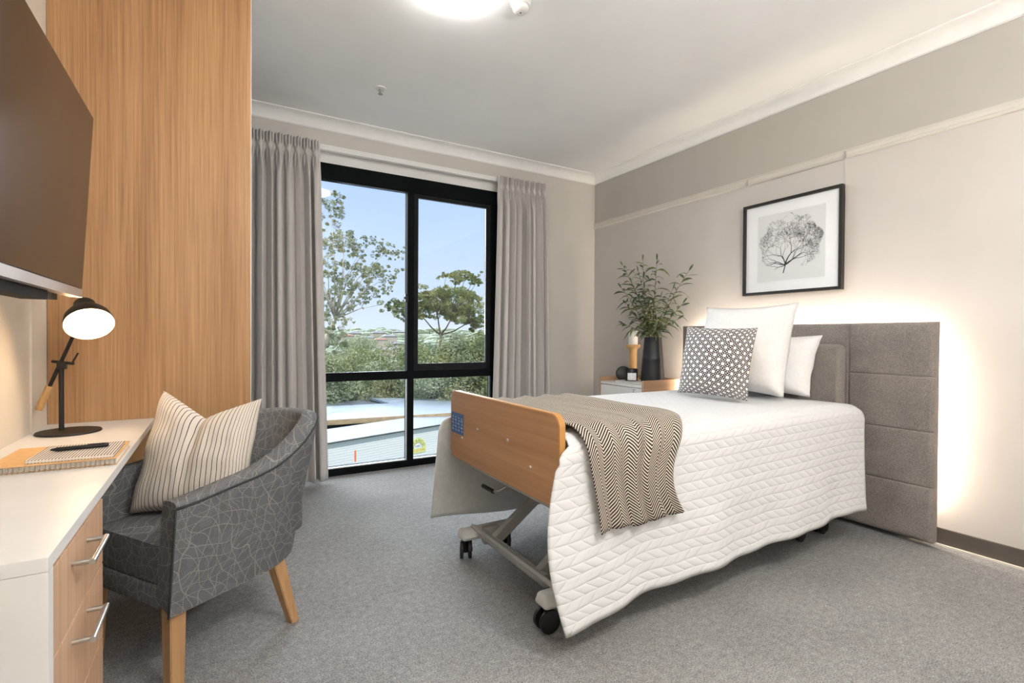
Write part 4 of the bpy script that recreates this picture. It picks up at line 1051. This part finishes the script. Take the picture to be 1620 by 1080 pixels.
# white shed with sign
ze = -2.82
S0, S1 = Vector(rz(440, 712, ze)+(0,)), Vector(rz(790, 655, ze)+(0,))
S0 = S0-(S1-S0).normalized()*9
dv = (S1-S0).normalized(); nv = Vector((dv.y, -dv.x, 0))
if nv.dot(EYE-S0) < 0: nv = -nv
t = thing('white_shed', 'long white site shed with ribbed cladding below the window', 'shed', (S0.x, S0.y, GZ))
R0, R1 = S0-nv*1.75, S1-nv*1.75
bm = B(); a = [S0+nv*.1+Vector((0, 0, ze)), S1+nv*.1+Vector((0, 0, ze)), R1+Vector((0, 0, ze+.14)), R0+Vector((0, 0, ze+.14))]
q = [bm.verts.new(x) for x in a]+[bm.verts.new(x-Vector((0, 0, .06))) for x in a]
for f in ((0, 1, 2, 3), (7, 6, 5, 4), (0, 4, 5, 1), (1, 5, 6, 2), (2, 6, 7, 3), (3, 7, 4, 0)): bm.faces.new([q[i] for i in f])
obj('roof', bm, 'roof_w', t)
bm = B(); prof = []
z = ze-.07
while z > -5.2:
    prof += [(0, z), (0, z-.07), (-.018, z-.08), (-.018, z-.09)]; z -= .1
ra = [bm.verts.new(S0+nv*p+Vector((0, 0, z_))) for p, z_ in prof]; rb = [bm.verts.new(S1+nv*p+Vector((0, 0, z_))) for p, z_ in prof]
for i in range(len(prof)-1): bm.faces.new((ra[i], rb[i], rb[i+1], ra[i+1]))
obj('cladding', bm, 'clad', t)
obj('shed_back', prism(B(), [(R0.x, R0.y), (R1.x, R1.y), (S1.x-nv.x*.05, S1.y-nv.y*.05), (S0.x-nv.x*.05, S0.y-nv.y*.05)], GZ, ze-.08), 'dark', t)
bm = B(); tube(bm, [S0+nv*.12+Vector((0, 0, ze-.03)), S1+nv*.12+Vector((0, 0, ze-.03))], .03, 8); obj('gutter', bm, 'dark', t)
# sign on the shed, in the shed wall's plane
def on_shed(px, py, off):
    d = (fw+rt*((px-810)/F)-up*((py-540)/F)); p0 = S0+nv*off; k = (p0-EYE).dot(nv)/d.dot(nv); return EYE+d*k
sc0 = on_shed(661, 706, .02); px_m = (on_shed(671, 706, .02)-sc0).length/10
def sp_(a, b_, off=.0):   # local sign coordinates in photo pixels -> world
    return sc0+dv*(a*px_m)+Vector((0, 0, b_*px_m))+nv*off
t = thing('sign', 'round yellow hire sign with dark lettering on the white shed', 'sign', sc0)
bm = B(); f_ = []
for i in range(33):
    a = PI*i/32; f_.append(sp_(12.5*math.cos(a), -2+12.5*math.sin(a)))
f_ += [sp_(-12.5, -8), sp_(12.5, -8)]
v1 = [bm.verts.new(p) for p in f_]; v2 = [bm.verts.new(p-nv*.015) for p in f_]; bm.faces.new(v1); bm.faces.new(v2)
for i in range(len(f_)): j = (i+1) % len(f_); bm.faces.new((v1[i], v1[j], v2[j], v2[i]))
obj('sign_board', bm, 'yellow', t)
bm = B(); q = [sp_(6.3*math.cos(PI*i/24), -2+6.3*math.sin(PI*i/24), .003) for i in range(25)]; bm.faces.new([bm.verts.new(p) for p in q]); obj('sign_centre', bm, 'mat_w', t)
def text_bm(bm, s, h, place):
    cu = bpy.data.curves.new('txt', 'FONT'); cu.body = s; cu.align_x = 'CENTER'; cu.align_y = 'CENTER'; cu.size = h; cu.resolution_u = 2
    o = bpy.data.objects.new('txt', cu); C.objects.link(o); bpy.context.view_layer.update()
    me = bpy.data.meshes.new_from_object(o.evaluated_get(bpy.context.evaluated_depsgraph_get()))
    vs_ = [bm.verts.new(place(v.co.x, v.co.y)) for v in me.vertices]
    for p in me.polygons:
        try: bm.faces.new([vs_[i] for i in p.vertices])
        except ValueError: pass
    bpy.data.objects.remove(o); bpy.data.curves.remove(cu); bpy.data.meshes.remove(me)
bm = B()
for i, ch in enumerate('BIANCO'):
    a = R(158-i*27); cx_, cy_ = 9.2*math.cos(a), -2+9.2*math.sin(a); rot = a-PI/2
    text_bm(bm, ch, 5.0, lambda x, y: sp_(cx_+x*math.cos(rot)-y*math.sin(rot), cy_+x*math.sin(rot)+y*math.cos(rot), .006))
for i in range(24):
    a0, a1 = PI*i/24, PI*(i+1)/24
    bm.faces.new([bm.verts.new(sp_(r_*math.cos(a_), -2+r_*math.sin(a_), .005)) for r_, a_ in ((6.3, a0), (6.9, a0), (6.9, a1), (6.3, a1))])
obj('arc_lettering', bm, 'green_t', t)
bm = B(); text_bm(bm, 'HIRE', 4.4, lambda x, y: sp_(x, y+.2, .006)); obj('centre_lettering', bm, 'navy_t', t)
bm = B(); text_bm(bm, '132 87 0404', 4.2, lambda x, y: sp_(x, y-5, .006)); obj('number_lettering', bm, 'orange_t', t)
# orange post
p = ray_d(562, 712, 15.5)
t = thing('marker_post', 'thin orange marker post in front of the white shed', 'post', (p.x, p.y, GZ))
obj('post', tube(B(), [(p.x, p.y, GZ), (p.x, p.y, p.z-.35)], .02, 8), 'white', t); obj('post_sleeve', tube(B(), [(p.x, p.y, p.z-.35), (p.x, p.y, p.z)], .028, 10), 'orange', t)

# ------------------------------------------------------------------ light
w = bpy.data.worlds.new('sky'); bpy.context.scene.world = w; w.use_nodes = True; nt = w.node_tree
bg = nt.nodes['Background']; tc = N(nt, 'ShaderNodeTexCoord'); sx = N(nt, 'ShaderNodeSeparateXYZ'); nt.links.new(tc.outputs['Generated'], sx.inputs[0])
nt.links.new(ramp(nt, sx.outputs[2], [(-.02, (214, 222, 234)), (.0, (218, 229, 244)), (.08, (200, 219, 246)), (.3, (176, 204, 245)), (1.0, (140, 178, 236))]), bg.inputs[0])
bg.inputs[1].default_value = .52
sun = bpy.data.lights.new('sun', 'SUN'); sun.energy = 1.7; sun.angle = R(1.5); sun.color = (1, .95, .87)
so = bpy.data.objects.new('sun', sun); C.objects.link(so); so.rotation_euler = (R(42), R(0), R(-25))
sk = bpy.data.lights.new('sky_glow', 'SUN'); sk.energy = 7.5; sk.angle = R(85); sk.color = (.86, .93, 1.0)
so = bpy.data.objects.new('sky_glow', sk); C.objects.link(so); so.rotation_euler = Vector((.10, -1, -.24)).to_track_quat('-Z', 'Y').to_euler()
sc = bpy.context.scene
sc.view_settings.view_transform = 'Standard'; sc.view_settings.look = 'None'; sc.view_settings.gamma = 1; sc.view_settings.use_curve_mapping = False
sc.view_settings.exposure = 1.2
